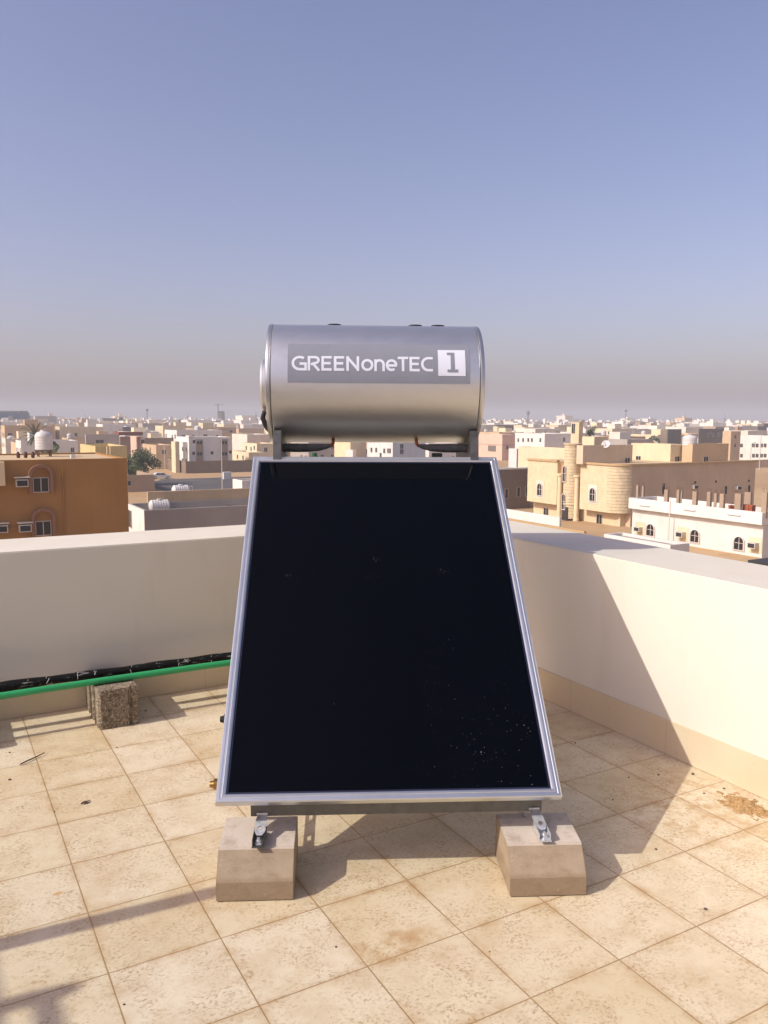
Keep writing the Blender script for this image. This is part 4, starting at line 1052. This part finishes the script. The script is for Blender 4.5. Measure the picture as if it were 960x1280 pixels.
# ---- the yellow villa
zt = G+8.0; c = onz(775, 583, zt); VX, VY = c.x, c.y; VX1 = colX(945, VY, zt); VYl = colY(660, VX, zt)
y697, y726, y704 = colY(697, VX, zt), colY(726, VX, zt), colY(704, VX, zt)
vl = thing('villa', 'yellow stone villa with round corner, stair turret and arched windows', 'house', (VX+10, VY+8, G)); note(VX, VY, VX1, VYl, zt)
Rc = 2.2
body = MB(); body.prism([(VX+1.3, VY+.9), (VX1, VY+.9), (VX1, VYl), (VX+1.3, VYl)], G, zt-.02); body.build('wall', 'yellow', vl, fixn=False)
b = MB(); b.add([(VX+1.3, VY+.05, zt-.004+.02), (VX1-.1, VY+.05, zt+.016), (VX1-.1, VYl, zt+.016), (VX+1.3, VYl, zt+.016)], [(0, 1, 2, 3)]); b.build('roof', 'roof_sand', vl, fixn=False)
zo = onX(735, 637.5, VX).z
arcp = [(VX+Rc-Rc*cos(R(a)), VY+Rc-Rc*sin(R(a))) for a in range(0, 91, 9)]
b = MB(); b.prism([(VX, y726)]+[(VX, VY+Rc+.01)]+[(VX+Rc, VY+Rc+.01), (VX+1.31, y726)], zo, zt); b.build('right_wing_upper', 'courses', vl)
b = MB(); b.prism(arcp+[(VX+Rc, VY+Rc)], zo, zt-.003); b.build('rounded_corner', 'rustic', vl, smooth=.5)
b = MB(); b.box(VX+Rc+.002, VY, G, VX1-.004, VY+.91, zt-.004); b.build('long_side_wall', 'villatan', vl, fixn=False)
zl = onX(680, 629, VX).z
b = MB(); b.box(VX, y697, zl, VX+1.31, VYl-.01, zt-.004); b.build('left_wing_upper', 'courses', vl, fixn=False)
b = MB()
b.prism([(VX-.18, y726-.1), (VX-.18, VY+Rc)]+[(VX+Rc-(Rc+.18)*cos(R(a)), VY+Rc-(Rc+.18)*sin(R(a))) for a in range(9, 91, 9)]+[(VX1+.1, VY-.18), (VX1+.1, VY+.3), (VX+Rc, VY+.3), (VX+.4, VY+Rc), (VX+.4, y726-.1)], zt+.004, zt+.26)
b.box(VX-.18, y697, zt+.004, VX+.4, VYl+.1, zt+.26); b.build('cornice', 'capbrown', vl)
# turret and its columns
ty = colY(712.5, VX, zt); tr_ = 1.15
b = MB(); b.lathe([(0, tr_), (1.9, tr_), (1.95, tr_+.08), (2.05, tr_+.08), (2.1, tr_), (10.1, tr_), (10.15, tr_+.12), (10.4, tr_+.14), (10.4, 0)], (VX+.45, ty, G+.3), (0, 0, 1), 36); tu = b.build('stair_turret', 'rustic', vl, smooth=.5)
tx = VX+.45-tr_
for py in (590, 625):
    z = onX(708.5, py+3, tx).z; o = window(tu, 'L', VX+.45-tr_*.985, ty+.25, z-1.0, .62, 2.1, 'arch')
boxpart('turret_door', 'iron', tu, VX+.45-tr_-.02, ty-.55, G+.05, VX+.45-tr_+.35, ty+.55, G+1.9)
for px in (700.5, 722):
    yy = colY(px, VX+.2, zt); b = MB(); b.lathe([(0, .42), (.3, .42), (.35, .34), (6.0, .34), (6.1, .5), (6.4, .5)], (VX+.25, yy, G), (0, 0, 1), 18); b.build('column', 'yellow', vl, smooth=.6)
boxpart('balcony_screen', 'screen', vl, VX+.6, y704+.1, onX(700, 600, VX).z, VX+1.2, y697-.01, zt-.1)
for px, py, st in ((675, 619, 'arch'), (741, 626, 'arch')):
    q = onX(px, py, VX); window(vl, 'L', VX-.064, q.y, q.z, .95, 1.7, st)
    boxpart('window_surround', 'offwhite', vl, VX-.06, q.y-.86, q.z-.4, VX-.001, q.y+.86, q.z+2.15)
for px, py in ((682.5, 648), (749, 657)):
    q = onX(px, py, VX+1.3); window(vl, 'L', VX+1.296, q.y, q.z, 1.0, 1.5)
for k, (px, py) in enumerate(((798, 612), (829, 612), (866, 611), (907, 612), (936, 611), (920, 612))):
    q = onY(px, py, VY)
    if k in (2, 5): aircon(vl, 'F', q.x, VY, q.z, 1.2)
    else: window(vl, 'F', q.x, VY-.004, q.z-.6, .55, 1.1, 'slit')
for k, (px, py) in enumerate(((830, 606), (895, 602), (936, 601), (869, 603))):
    q = onY(px, py, VY); boxpart('ventilation_hole', 'iron', vl, q.x-.18, VY-.02, q.z-.15, q.x+.18, VY-.001, q.z+.15)
# rooms on the villa roof
def vroom(a, wall, wins=(), nm='roof_room', fw=()):
    fp = place(*a); o = room(vl, fp, zt, wall, .3, nm); X0, Y0, X1, Y1, z2 = fp; note(*fp)
    for px, py in wins: q = onX(px, py, X0); window(o, 'L', X0-.004, q.y, q.z-1.2, .9, 1.9)
    for px, py in fw: q = onY(px, py, Y0); window(o, 'F', q.x, Y0-.004, q.z-.9, .9, 1.5)
    return fp
f1 = vroom((721, 729, 791, 557, 10.5), 'villaroom', fw=((784, 578),))
f2 = vroom((789, 838.5, 854, 555.5, 10.5), 'cream', ((798, 576),), fw=((846, 576),))
f3 = vroom((853, 866, 911, 555, 10.6), 'sandy', fw=((882, 576),))
f4 = vroom((714, 724, 729, 528, 13.5), 'yellow', ((717, 534),), 'stair_tower')
f5 = vroom((728, 743, 760, 546, 11.6), 'cream')
ro = bpy.data.objects
def on_roof(px, py, z): return onz(px, py, z)
q = ((f3[0]+1.2), f3[1]+2.4); p = CAM+ray(862, 556)*((Vector((f3[0], f3[1], 0))-CAM).dot(F)+1.8)
wtank(p.x, p.y, G+10.62-.3, 1.05, 1.6, 'big white domed water tank on the villa roof rooms')
D5 = (Vector((f1[0], f1[1], 0))-CAM).dot(F)+2
p = CAM+ray(757, 555)*D5; t = thing('satellite_dish', 'white satellite dish on the villa roof near the stair tower', 'satellite dish', (p.x, p.y, G+10.2))
b = MB(); ax = Vector((-.75, -.45, .45)).normalized(); b.lathe([(.16, 0), (.12, .25), (.05, .45), (0, .58), (.02, .58), (.07, .45), (.14, .25), (.18, 0)], p, -ax, 22); b.build('dish', 'tankwhite', t, smooth=.8)
b = MB(); b.tube([(p.x, p.y, G+10.2), (p.x, p.y, p.z)], .05, 6); b.tube([p, p+ax*.55], .025, 5); b.build('mount', 'mast', t)
D6 = (Vector((f4[0], f4[1], 0))-CAM).dot(F)+3
p = CAM+ray(737, 541)*D6; sh_ = thing('shrub', 'vivid green shrub rising behind the villa stair tower', 'shrub', (p.x, p.y, G)); b = MB(); rg = random.Random(4)
for i in range(8): leafmass(b, (p.x+rg.uniform(-.8, .8), p.y+rg.uniform(-.6, .6), p.z+rg.uniform(-.5, 1.0)), .6, 90, .12, rg)
b.build('foliage', ['leaf_b', 'leaf_a', 'leaf_b'], sh_, fixn=False); b = MB(); b.tube([(p.x, p.y, G), (p.x, p.y, p.z)], .15, 7); b.build('stem', 'bark', sh_)
# villa yard walls
q = onz(733, 667, G+2.4); q0 = onz(688, 653, G+2.4)
wallrun('yellow yard wall with brown coping in front of the villa', [(q.x, q0.y+6), (q.x, q.y)], 2.4, 'yellow', .25, 'capbrown')
q = onz(668, 640, G+2.6); wallrun('white yard wall between brown shaded house and villa', [(q.x-1, q.y+9), (q.x-1, q.y-6)], 2.6, 'white', .25)
# ---- white row house with unfinished columns
fp = place(786, 953, 990, 641, 4.7); X0, Y0, X1, Y1, zt = fp
rh = thing('house', 'white single-storey row house with bare concrete columns on its roof', 'house', (X0+4, (Y0+Y1)/2, G)); note(*fp)
b = MB(); b.box(X0+.7, Y0+.3, G, X1, Y1-.01, zt-1.25); b.build('wall', 'white', rh, fixn=False)
sb = shell(X0, Y0, X1, Y1, zt-1.25, zt, .6, .3); n0 = len(sb.v); sb.add([(X0, Y0, zt-1.25), (X1, Y0, zt-1.25), (X1, Y1, zt-1.25), (X0, Y1, zt-1.25)], [(3, 2, 1, 0)]); sb.build('upper_band', 'white', rh, fixn=False)
roofslab(X0, Y0, X1, Y1, zt-.6, .3).build('roof', 'roof_grey', rh, fixn=False)
for px, py in ((813, 669.5), (868.5, 677.5), (923.5, 687)):
    q = onX(px, py, X0+.7); window(rh, 'L', X0+.696, q.y, q.z, 1.1, 1.35, 'arch')
for px, py, s in ((800, 664, 1.2), (853.5, 671, 1.3), (944, 685, 1.3)):
    q = onX(px, py, X0+.7); boxpart('window_panel', 'cream', rh, X0+.66, q.y-.75, q.z-.5, X0+.699, q.y+.75, q.z+1.1); aircon(rh, 'L', X0+.66, q.y, q.z, s)
for px, py in ((806, 632), (862, 637.5), (917.5, 643.5)):
    q = onX(px, py, X0); b = MB(); b.tube([(X0, q.y+.75, q.z+.12), (X0-.14, q.y+.75, q.z), (X0-.14, q.y-.75, q.z-.02), (X0, q.y-.75, q.z+.1)], .05, 6); b.build('wall_rail', 'white_plastic', rh, smooth=1)
q = onX(837, 650, X0); b = MB(); b.tube([(X0-.06, q.y, G+.4), (X0-.06, q.y, zt+.5)], .06, 6); b.build('rain_pipe', 'offwhite', rh)
rz = zt-.6; ci = 0
cols = [(797, 624, 605, .3), (804, 622, 607, .25), (833, 628, 609, .5), (848, 626, 607, .35), (851.5, 629, 615, .3), (868.5, 632, 611, .55), (886.5, 627, 606, .45), (894.5, 634, 618, .35), (902.5, 635, 613, .5), (922.5, 637, 614, .75), (934.5, 638, 616, .8), (955.5, 641, 611, .55)]
for px, pb, pt, wd in cols:
    Dn = 9.0 if ci % 3 == 1 else 3.2 if ci % 3 == 0 else 1.2
    p = onX(px, pb, X0+Dn*.5); z1 = p.z+(pb-pt)/FPX*(p-CAM).dot(F)
    z1 = rz+max(1.0, z1-p.z)+.2
    t = thing('concrete_column', 'bare concrete column stub on white row house roof, %s from the left' % 'first second third fourth fifth sixth seventh eighth ninth tenth eleventh twelfth'.split()[ci], 'column', (p.x, p.y, rz), 'column stubs on the row house roof')
    b = MB(); b.box(p.x-.15, p.y-wd/2, rz+.002, p.x+.15, p.y+wd/2, z1); b.build('shaft', 'taupe', t, fixn=False)
    b = MB()
    for sx_ in (-.1, .1):
        for sy_ in (-1, 1): b.tube([(p.x+sx_, p.y+sy_*(wd/2-.06), z1), (p.x+sx_*1.3, p.y+sy_*(wd/2-.05), z1+.45)], .014, 4)
    b.build('starter_bars', 'rust', t, fixn=False); ci += 1
for px, pb, n, lb in ((935.5, 641, 4, 'stack of red hollow bricks beside the columns on the row house roof'), (918, 636, 3, 'stack of brown hollow bricks farther back among the roof columns')):
    p = onX(px, pb, X0+2.4); t = thing('brick_stack', lb, 'bricks', (p.x, p.y, rz)); b = MB(); rg = random.Random(n)
    for k in range(n):
        for j in range(3): b.box(p.x-.3+rg.uniform(-.03, .03), p.y-.6+j*.4+rg.uniform(-.02, .02), rz+.003+k*.25, p.x+.3, p.y-.6+j*.4+.36, rz+.003+k*.25+.235)
    b.build('brick_layers', 'brick', t, fixn=False)
# ---- low house below the villa, and its white parapet
fp = place(755, 838, 862, 681.5, 3.6); lowh = house('house', 'low house with grey roof and white parapet before the row house', fp, 'white', 'roof_grey', .25)
p = onz(955, 700, G+2.6); b = thing('entrance_canopy', 'dark flat canopy edge below the row house at far right', 'canopy', (p.x, p.y, G))
mb = MB(); mb.box(p.x-1.2, p.y-2.5, G+2.35, p.x+4, p.y+.6, G+2.6); mb.build('slab', 'iron', b, fixn=False); mb = MB()
for dx, dy in ((-1, -2.3), (-1, .4), (3.8, -2.3), (3.8, .4)): mb.box(p.x+dx-.1, p.y+dy-.1, G, p.x+dx+.1, p.y+dy+.1, G+2.349)
mb.build('posts', 'white', b, fixn=False)
# ---- far right
r, fp = simple('bright white modern block with rows of small windows at right edge', (923, 985, 1030, 545, 9.0), 'white', 'roof_white', wins=tuple((x, y) for y in (556.8, 569.5) for x in (927, 942, 946.5, 952, 956.5)), ww=1.1, wh_=1.3)
r, fp = simple('dark grey unfinished house behind the villa white tank', (873, 874, 905, 536, 11.2), 'darkgrey', fwins=((885, 544), (898.5, 543.5), (891, 543.5)))
r, fp = simple('cream topped brown house right of the dark grey house', (903.5, 914, 926, 539, 10.6), 'sandy', fwins=((919, 546), (919, 557)))
r, fp = simple('dark brown low building left of the dark grey house', (834, 835, 852, 536.5, 10.8), 'darkgrey')
q = onz(910, 586, G); wallrun('long tan yard wall on the sandy lot right of the villa', [(q.x+1, q.y), (q.x+34, q.y)], 2.4, 'sandy')

# ---- rest of the town, one object per house, nearest first; a house that nothing of shows is skipped
LM = [(-200, 22, 'at the left edge'), (22, 50, 'beyond the palm'), (50, 80, 'behind the brown roof ribbed tank'), (80, 120, 'above the brown building middle'), (120, 160, 'above the brown building right end'),
      (160, 200, 'above the green tree'), (200, 234, 'left of the white two-storey house'), (234, 292, 'behind the white two-storey house'), (292, 338, 'just left of the silver tank'), (338, 420, 'behind the silver tank left half'),
      (420, 520, 'behind the silver tank middle'), (520, 606, 'behind the silver tank right half'), (606, 643, 'just right of the silver tank'), (643, 690, 'above the villa left wing'), (690, 729, 'behind the villa stair tower'),
      (729, 770, 'behind the green shrub'), (770, 800, 'above the cream roof room'), (800, 850, 'left of the villa domed tank'), (850, 880, 'behind the villa domed tank'), (880, 915, 'above the villa right end'), (915, 940, 'above the bright white block'), (940, 1300, 'at the right edge')]
import bisect
sky_ = [700.0]*1400                                     # lowest visible y for every column, offset 200
def cover(px0, px1, yt):
    for c_ in range(max(0, int(px0)+200), min(1399, int(px1)+201)): sky_[c_] = min(sky_[c_], yt)
for e in EXPL: pass
cand = []; rng = random.Random(21)
def rects_hit(a, m=1.5): return any(a[0] < e[2]+m and a[2] > e[0]-m and a[1] < e[3]+m and a[3] > e[1]-m for e in EXPL)
gx = -420
lots = []
iy = 0; y = 60.
while y < 720:
    ix = 0; x = -260.
    while x < 760:
        lots.append((x, y)); ix += 1; x += 19+(9 if ix % 3 == 0 else 0)
    iy += 1; y += 18+(10 if iy % 2 == 0 else 0)
for (x, y) in lots:
    q = pj((x, y, G+8))
    if not (125 < q[2] < 600 and -70 < q[0] < 1040) or rng.random() < .13: continue
    wx, wy = rng.uniform(11, 16.5), rng.uniform(10.5, 16); x0, y0 = x+rng.uniform(0, 2), y+rng.uniform(0, 1.5)
    hh = rng.choice((6.6, 7.2, 7.8, 8.2, 8.6, 10.2, 10.8, 11.2, 4.2)) if q[2] > 230 else rng.choice((6.4, 7.0, 7.6, 8.0, 4.0))
    fp = (x0, y0, x0+wx, y0+wy, G+hh)
    if rects_hit(fp): continue
    if 24 < x0+wx and x0 < 200 and 120 < y0+wy and y0 < 207: continue      # the road and its verges
    cs = [pj((xx, yy, G+hh)) for xx in (fp[0], fp[2]) for yy in (fp[1], fp[3])]; a, b_ = min(c_[0] for c_ in cs), max(c_[0] for c_ in cs); d = min(c_[2] for c_ in cs)
    if any(d < e[7]+2 and a < e[6] and b_ > e[5] for e in EXPL): continue   # keep the landmark houses clear
    if q[0] < 345 and d < 200 or q[0] > 600 and d < 165: continue
    cand.append((d, fp, a, b_, min(c_[1] for c_ in cs)))
events = sorted([(c_[0], 1, c_) for c_ in cand]+[(e[7], 0, e) for e in EXPL], key=lambda q: q[0])
WALLS = ['white']*6+['offwhite']*5+['cream']*4+['beige']*2+['grey']*2+['taupe', 'pink', 'sandy', 'tan', 'darkgrey', 'yellow']
CN_ = dict(white='white', offwhite='off-white', cream='cream', beige='beige', grey='grey', taupe='grey-brown', pink='pale pink', sandy='sand-coloured', tan='tan', darkgrey='dark grey', yellow='pale yellow')
made = []
ntank = 0
for d, k, c_ in events:
    if k == 0: cover(c_[5], c_[6], c_[8]+1.5); continue
    _, fp, a, b_, yt = c_
    vis = sum(max(0, sky_[i]-yt) for i in range(max(0, int(a)+200), min(1399, int(b_)+200)))
    X0, Y0, X1, Y1, zt = fp; hh = zt-G
    mid = (a+b_)/2
    if vis < 9 and not 335 < mid < 606: continue
    col_ = rng.choice(WALLS); r = thing('house', 'x', 'house', ((X0+X1)/2, (Y0+Y1)/2, G), 'flat-roofed houses of the town')
    shell(X0, Y0, X1, Y1, G, zt, .8, .3).build('wall', col_, r, fixn=False); roofslab(X0, Y0, X1, Y1, zt-.8, .3).build('roof', rng.choice(('roof_sand', 'roof_white', 'roof_grey')), r, fixn=False)
    feat = ''
    if rng.random() < .62:
        wx_, wy_ = rng.uniform(3.2, 6), rng.uniform(3.2, 6); x0 = rng.uniform(X0+.1, X1-wx_-.1); y0 = rng.uniform(Y0+.1, Y1-wy_-.1); h2_ = rng.uniform(1.6, 2.6)
        room(r, (x0, y0, x0+wx_, y0+wy_, zt-.8+h2_+.6), zt-.78, rng.choice((col_, col_, 'white', 'offwhite', 'cream')), .25); feat = ' with roof room'
    # windows where they can be seen
    for fl in range(1, int(hh/3.2)+1):
        zc = G+.9+3.2*(fl-1)+.2
        if zc+1.4 > zt-.9: continue
        for face, L in (('L', Y1-Y0), ('F', X1-X0)):
            nwin = int(L/3.4)
            for i in range(nwin):
                if rng.random() < .3: continue
                u = (i+.5)*L/nwin+rng.uniform(-.4, .4); P_ = (X0, Y0+u, zc+.6) if face == 'L' else (X0+u, Y0, zc+.6)
                q = pj(P_); ii = int(q[0])+200
                if not (0 <= ii < 1400) or q[1] > sky_[ii] or not -20 < q[0] < 980: continue
                window(r, face, P_[0]-(.004 if face == 'L' else 0), P_[1]-(.004 if face == 'F' else 0), zc, rng.choice((.9, 1.2)), rng.choice((1.1, 1.3)), 'plain')
    cover(a, b_, yt+.8)
    if rng.random() < .5 and ntank < 70:
        ntank += 1; rr = rng.uniform(.7, 1.1)
        wtank(rng.uniform(X0+1.5, X1-1.5), rng.uniform(Y0+1.5, Y1-1.5), zt-.8, rr, rr*rng.uniform(1.5, 2.2), 'small white water tank on a flat roof across the town', 'tanks on the roofs across the town', stand=rng.choice((0, .5, .9)))
    lm = [t_ for lo_, hi_, t_ in LM if lo_ <= mid < hi_]; lm = lm[0] if lm else 'at the edge'
    st = 'low' if hh < 5 else 'two-storey' if hh < 9 else 'taller'
    dist = 'near' if d < 260 else 'farther' if d < 400 else 'far-off'
    made.append((r, '%s %s %s house %s' % (dist, CN_[col_], st, lm), mid))
from collections import defaultdict
by = defaultdict(list)
for r, lb, mid in made: by[lb].append((mid, r))
for lb, li in by.items():
    li.sort(key=lambda q: q[0])
    if len(li) == 1: li[0][1]['label'] = lb
    else:
        nm = ['leftmost', 'second from left', 'third from left', 'fourth from left', 'fifth from left', 'sixth from left', 'seventh from left']
        for i, (m_x, r) in enumerate(li): r['label'] = lb+', '+nm[min(i, 6)]
print('town houses', len(made), 'landmark houses', len(EXPL), 'tanks', ntank)

# small trees between the houses
k = 0
for px, D, lb in ((740, 240, 'round dark green tree beyond the villa roof'), (246, 300, 'green treetop behind the white two-storey house'), (66, 190, 'green treetop behind the brown building'),
                  (80, 88, 'yellow-green bush behind the brown roof'), (890, 420, 'faint green treetop far off above the villa right end'), (818, 330, 'faint green treetop left of the villa domed tank')):
    p = CAM+ray(px, 540)*D
    if D == 88: continue
    tree(p.x, p.y, G, 7.5+k % 3, 2.6, lb, 40+k, 70, .35); k += 1

# masts and the tower block on the horizon
def mast(px, D, ytop, label, style):
    p = CAM+ray(px, 525)*D; zt = 1.6+(525-ytop)/FPX*D
    t = thing('radio_mast', label, 'mast', (p.x, p.y, G), 'masts on the horizon')
    b = MB(); H_ = zt-G; rb, rt = .030*H_, .010*H_
    for a in range(3):
        an = a*2.094; b.tube([(p.x+rb*cos(an), p.y+rb*sin(an), G), (p.x+rt*cos(an), p.y+rt*sin(an), zt)], .10*D/600, 4)
    nseg = 10
    for s in range(nseg):
        z0, z1 = G+H_*s/nseg, G+H_*(s+1)/nseg; r0_, r1_ = rb+(rt-rb)*s/nseg, rb+(rt-rb)*(s+1)/nseg
        for a in range(3):
            an, an2 = a*2.094, (a+1)*2.094; b.tube([(p.x+r0_*cos(an), p.y+r0_*sin(an), z0), (p.x+r1_*cos(an2), p.y+r1_*sin(an2), z1)], .05*D/600, 3)
    b.build('lattice', 'mast', t, fixn=False); b = MB(); s = D/700
    if style == 'ball': b.lathe([(0, 0), (.3*s, .9*s), (1.0*s, 1.3*s), (1.8*s, 1.2*s), (2.3*s, .4*s), (2.4*s, 0)], (p.x, p.y, zt-2.0*s), (0, 0, 1), 12)
    elif style == 'fork':
        for dx in (-1.3, 0, 1.3): b.tube([(p.x+dx*.3*s, p.y, zt-3*s), (p.x+dx*s, p.y, zt-1.6*s), (p.x+dx*1.25*s, p.y, zt+.8*s)], .22*s, 5)
    else: b.tube([(p.x, p.y, zt-1), (p.x, p.y, zt+3*s)], .12*s, 5); b.box(p.x-.8*s, p.y-.8*s, zt-1.5*s, p.x+.8*s, p.y+.8*s, zt-.9*s)
    b.build('antenna', 'mast', t)
mast(184, 700, 513, 'slim mast with round head left of the tank above town', 'ball')
mast(660, 520, 513.5, 'forked mast right of the silver tank', 'fork')
mast(782, 720, 511, 'slim mast with round head above the villa roof', 'ball')
mast(235, 900, 521, 'short faint mast above the white two-storey house', 'bar')
mast(320, 800, 519, 'faint mast just left of the silver tank', 'bar')
mast(106, 900, 524, 'faint low mast above the brown building', 'bar'); mast(906, 800, 520, 'small dark mast on the skyline above the villa right end', 'bar')
def tower(px0, px1, ytop, D, label, mat, name='tower_block'):
    p0, p1 = CAM+ray(px0, 525)*D, CAM+ray(px1, 525)*D; zt = 1.6+(525-ytop)/FPX*D
    t = thing(name, label, 'tower block', ((p0.x+p1.x)/2, (p0.y+p1.y)/2, G)); ax = (p1-p0); ax.z = 0; L = ax.length; ax.normalize(); ay = Vector((-ax.y, ax.x, 0))
    o = Vector((p0.x, p0.y, G)); b = MB(); b.obox(o, ax, ay, Vector((0, 0, 1)), 0, 0, 0, L, 16, zt-G); b.build('wall', mat, t)
    b = MB(); b.obox(o, ax, ay, Vector((0, 0, 1)), L*.48, -.3, 6, L*.53, -.02, zt-G-5); b.build('stair_strip', 'white', t)
    b = MB(); b.obox(o, ax, ay, Vector((0, 0, 1)), L*.02, .5, zt-G+.05, L*.98, 15, zt-G+1.2); b.build('roof_edge', 'darkgrey', t); 
    for k in (.1, .2):
        b = MB(); q = o+ax*L*k; b.tube([(q.x, q.y, zt), (q.x, q.y, zt+9)], .35, 5); b.tube([(q.x-5, q.y, zt+8), (q.x+6, q.y, zt+8)], .3, 4); b.build('roof_crane', 'mast', t)
tower(-22, 26, 518.0, 640, 'blue-grey tower block in haze at the left end of the skyline', 'towerblue')
tower(272, 277.5, 516.5, 900, 'thin dark tower on the skyline left of the silver tank', 'darkgrey')

# everything farther off reads as one mass of roofs
sm = MB(); rng = random.Random(99); SM = ['white', 'offwhite', 'cream', 'beige', 'grey', 'taupe', 'pink', 'darkgrey', 'roof_sand']
n = 0
while n < 5200:
    D = 600+2750*rng.random()**1.25; px = rng.uniform(-120, 1080); p = CAM+ray(px, 530)*D
    wx, wy, hh = rng.uniform(9, 20), rng.uniform(9, 18), rng.choice((6.5, 7.5, 8, 8.5, 10, 10.5, 11, 12, 13)) + (rng.random() < .03)*rng.uniform(2, 7)
    m_i = rng.choices(range(8), (6, 4, 3, 2, 2, 1.4, .8, .9))[0]
    sm.box(p.x, p.y, G, p.x+wx, p.y+wy, G+hh, m_i, False)
    if rng.random() < .7:
        x0, y0 = p.x+rng.uniform(0, wx-4), p.y+rng.uniform(0, wy-4); sm.box(x0, y0, G+hh, x0+rng.uniform(2, 4), y0+rng.uniform(2, 4), G+hh+rng.uniform(1.5, 2.8), rng.choice((0, 0, 1, m_i)), False)
    if rng.random() < .35:
        x0 = p.x+rng.uniform(0, wx-2); z0 = G+hh*rng.uniform(.3, .7); sm.box(x0, p.y-.15, z0, x0+1.6, p.y-.02, z0+1.4, 7, False)
    n += 1
o = sm.build('distant_town', SM, None, fixn=False); o['kind'] = 'stuff'

# ------------------------------------------------------------------ dusty air
b = MB(); b.box(-3650, -3650, G-1, 3650, 3650, 52); hz = b.build('haze', 'leafdry'); hz['kind'] = 'stuff'
hm = bpy.data.materials.new('dusty_air'); hm.use_nodes = True; nt = hm.node_tree
for nd in list(nt.nodes):
    if nd.type == 'BSDF_PRINCIPLED': nt.nodes.remove(nd)
out = [nd for nd in nt.nodes if nd.type == 'OUTPUT_MATERIAL'][0]
pv = nt.nodes.new('ShaderNodeVolumePrincipled'); pv.inputs['Density'].default_value = .0006; pv.inputs['Color'].default_value = (.90, .91, .91, 1); pv.inputs['Anisotropy'].default_value = 0
nt.links.new(pv.outputs[0], out.inputs['Volume']); hz.data.materials.clear(); hz.data.materials.append(hm)
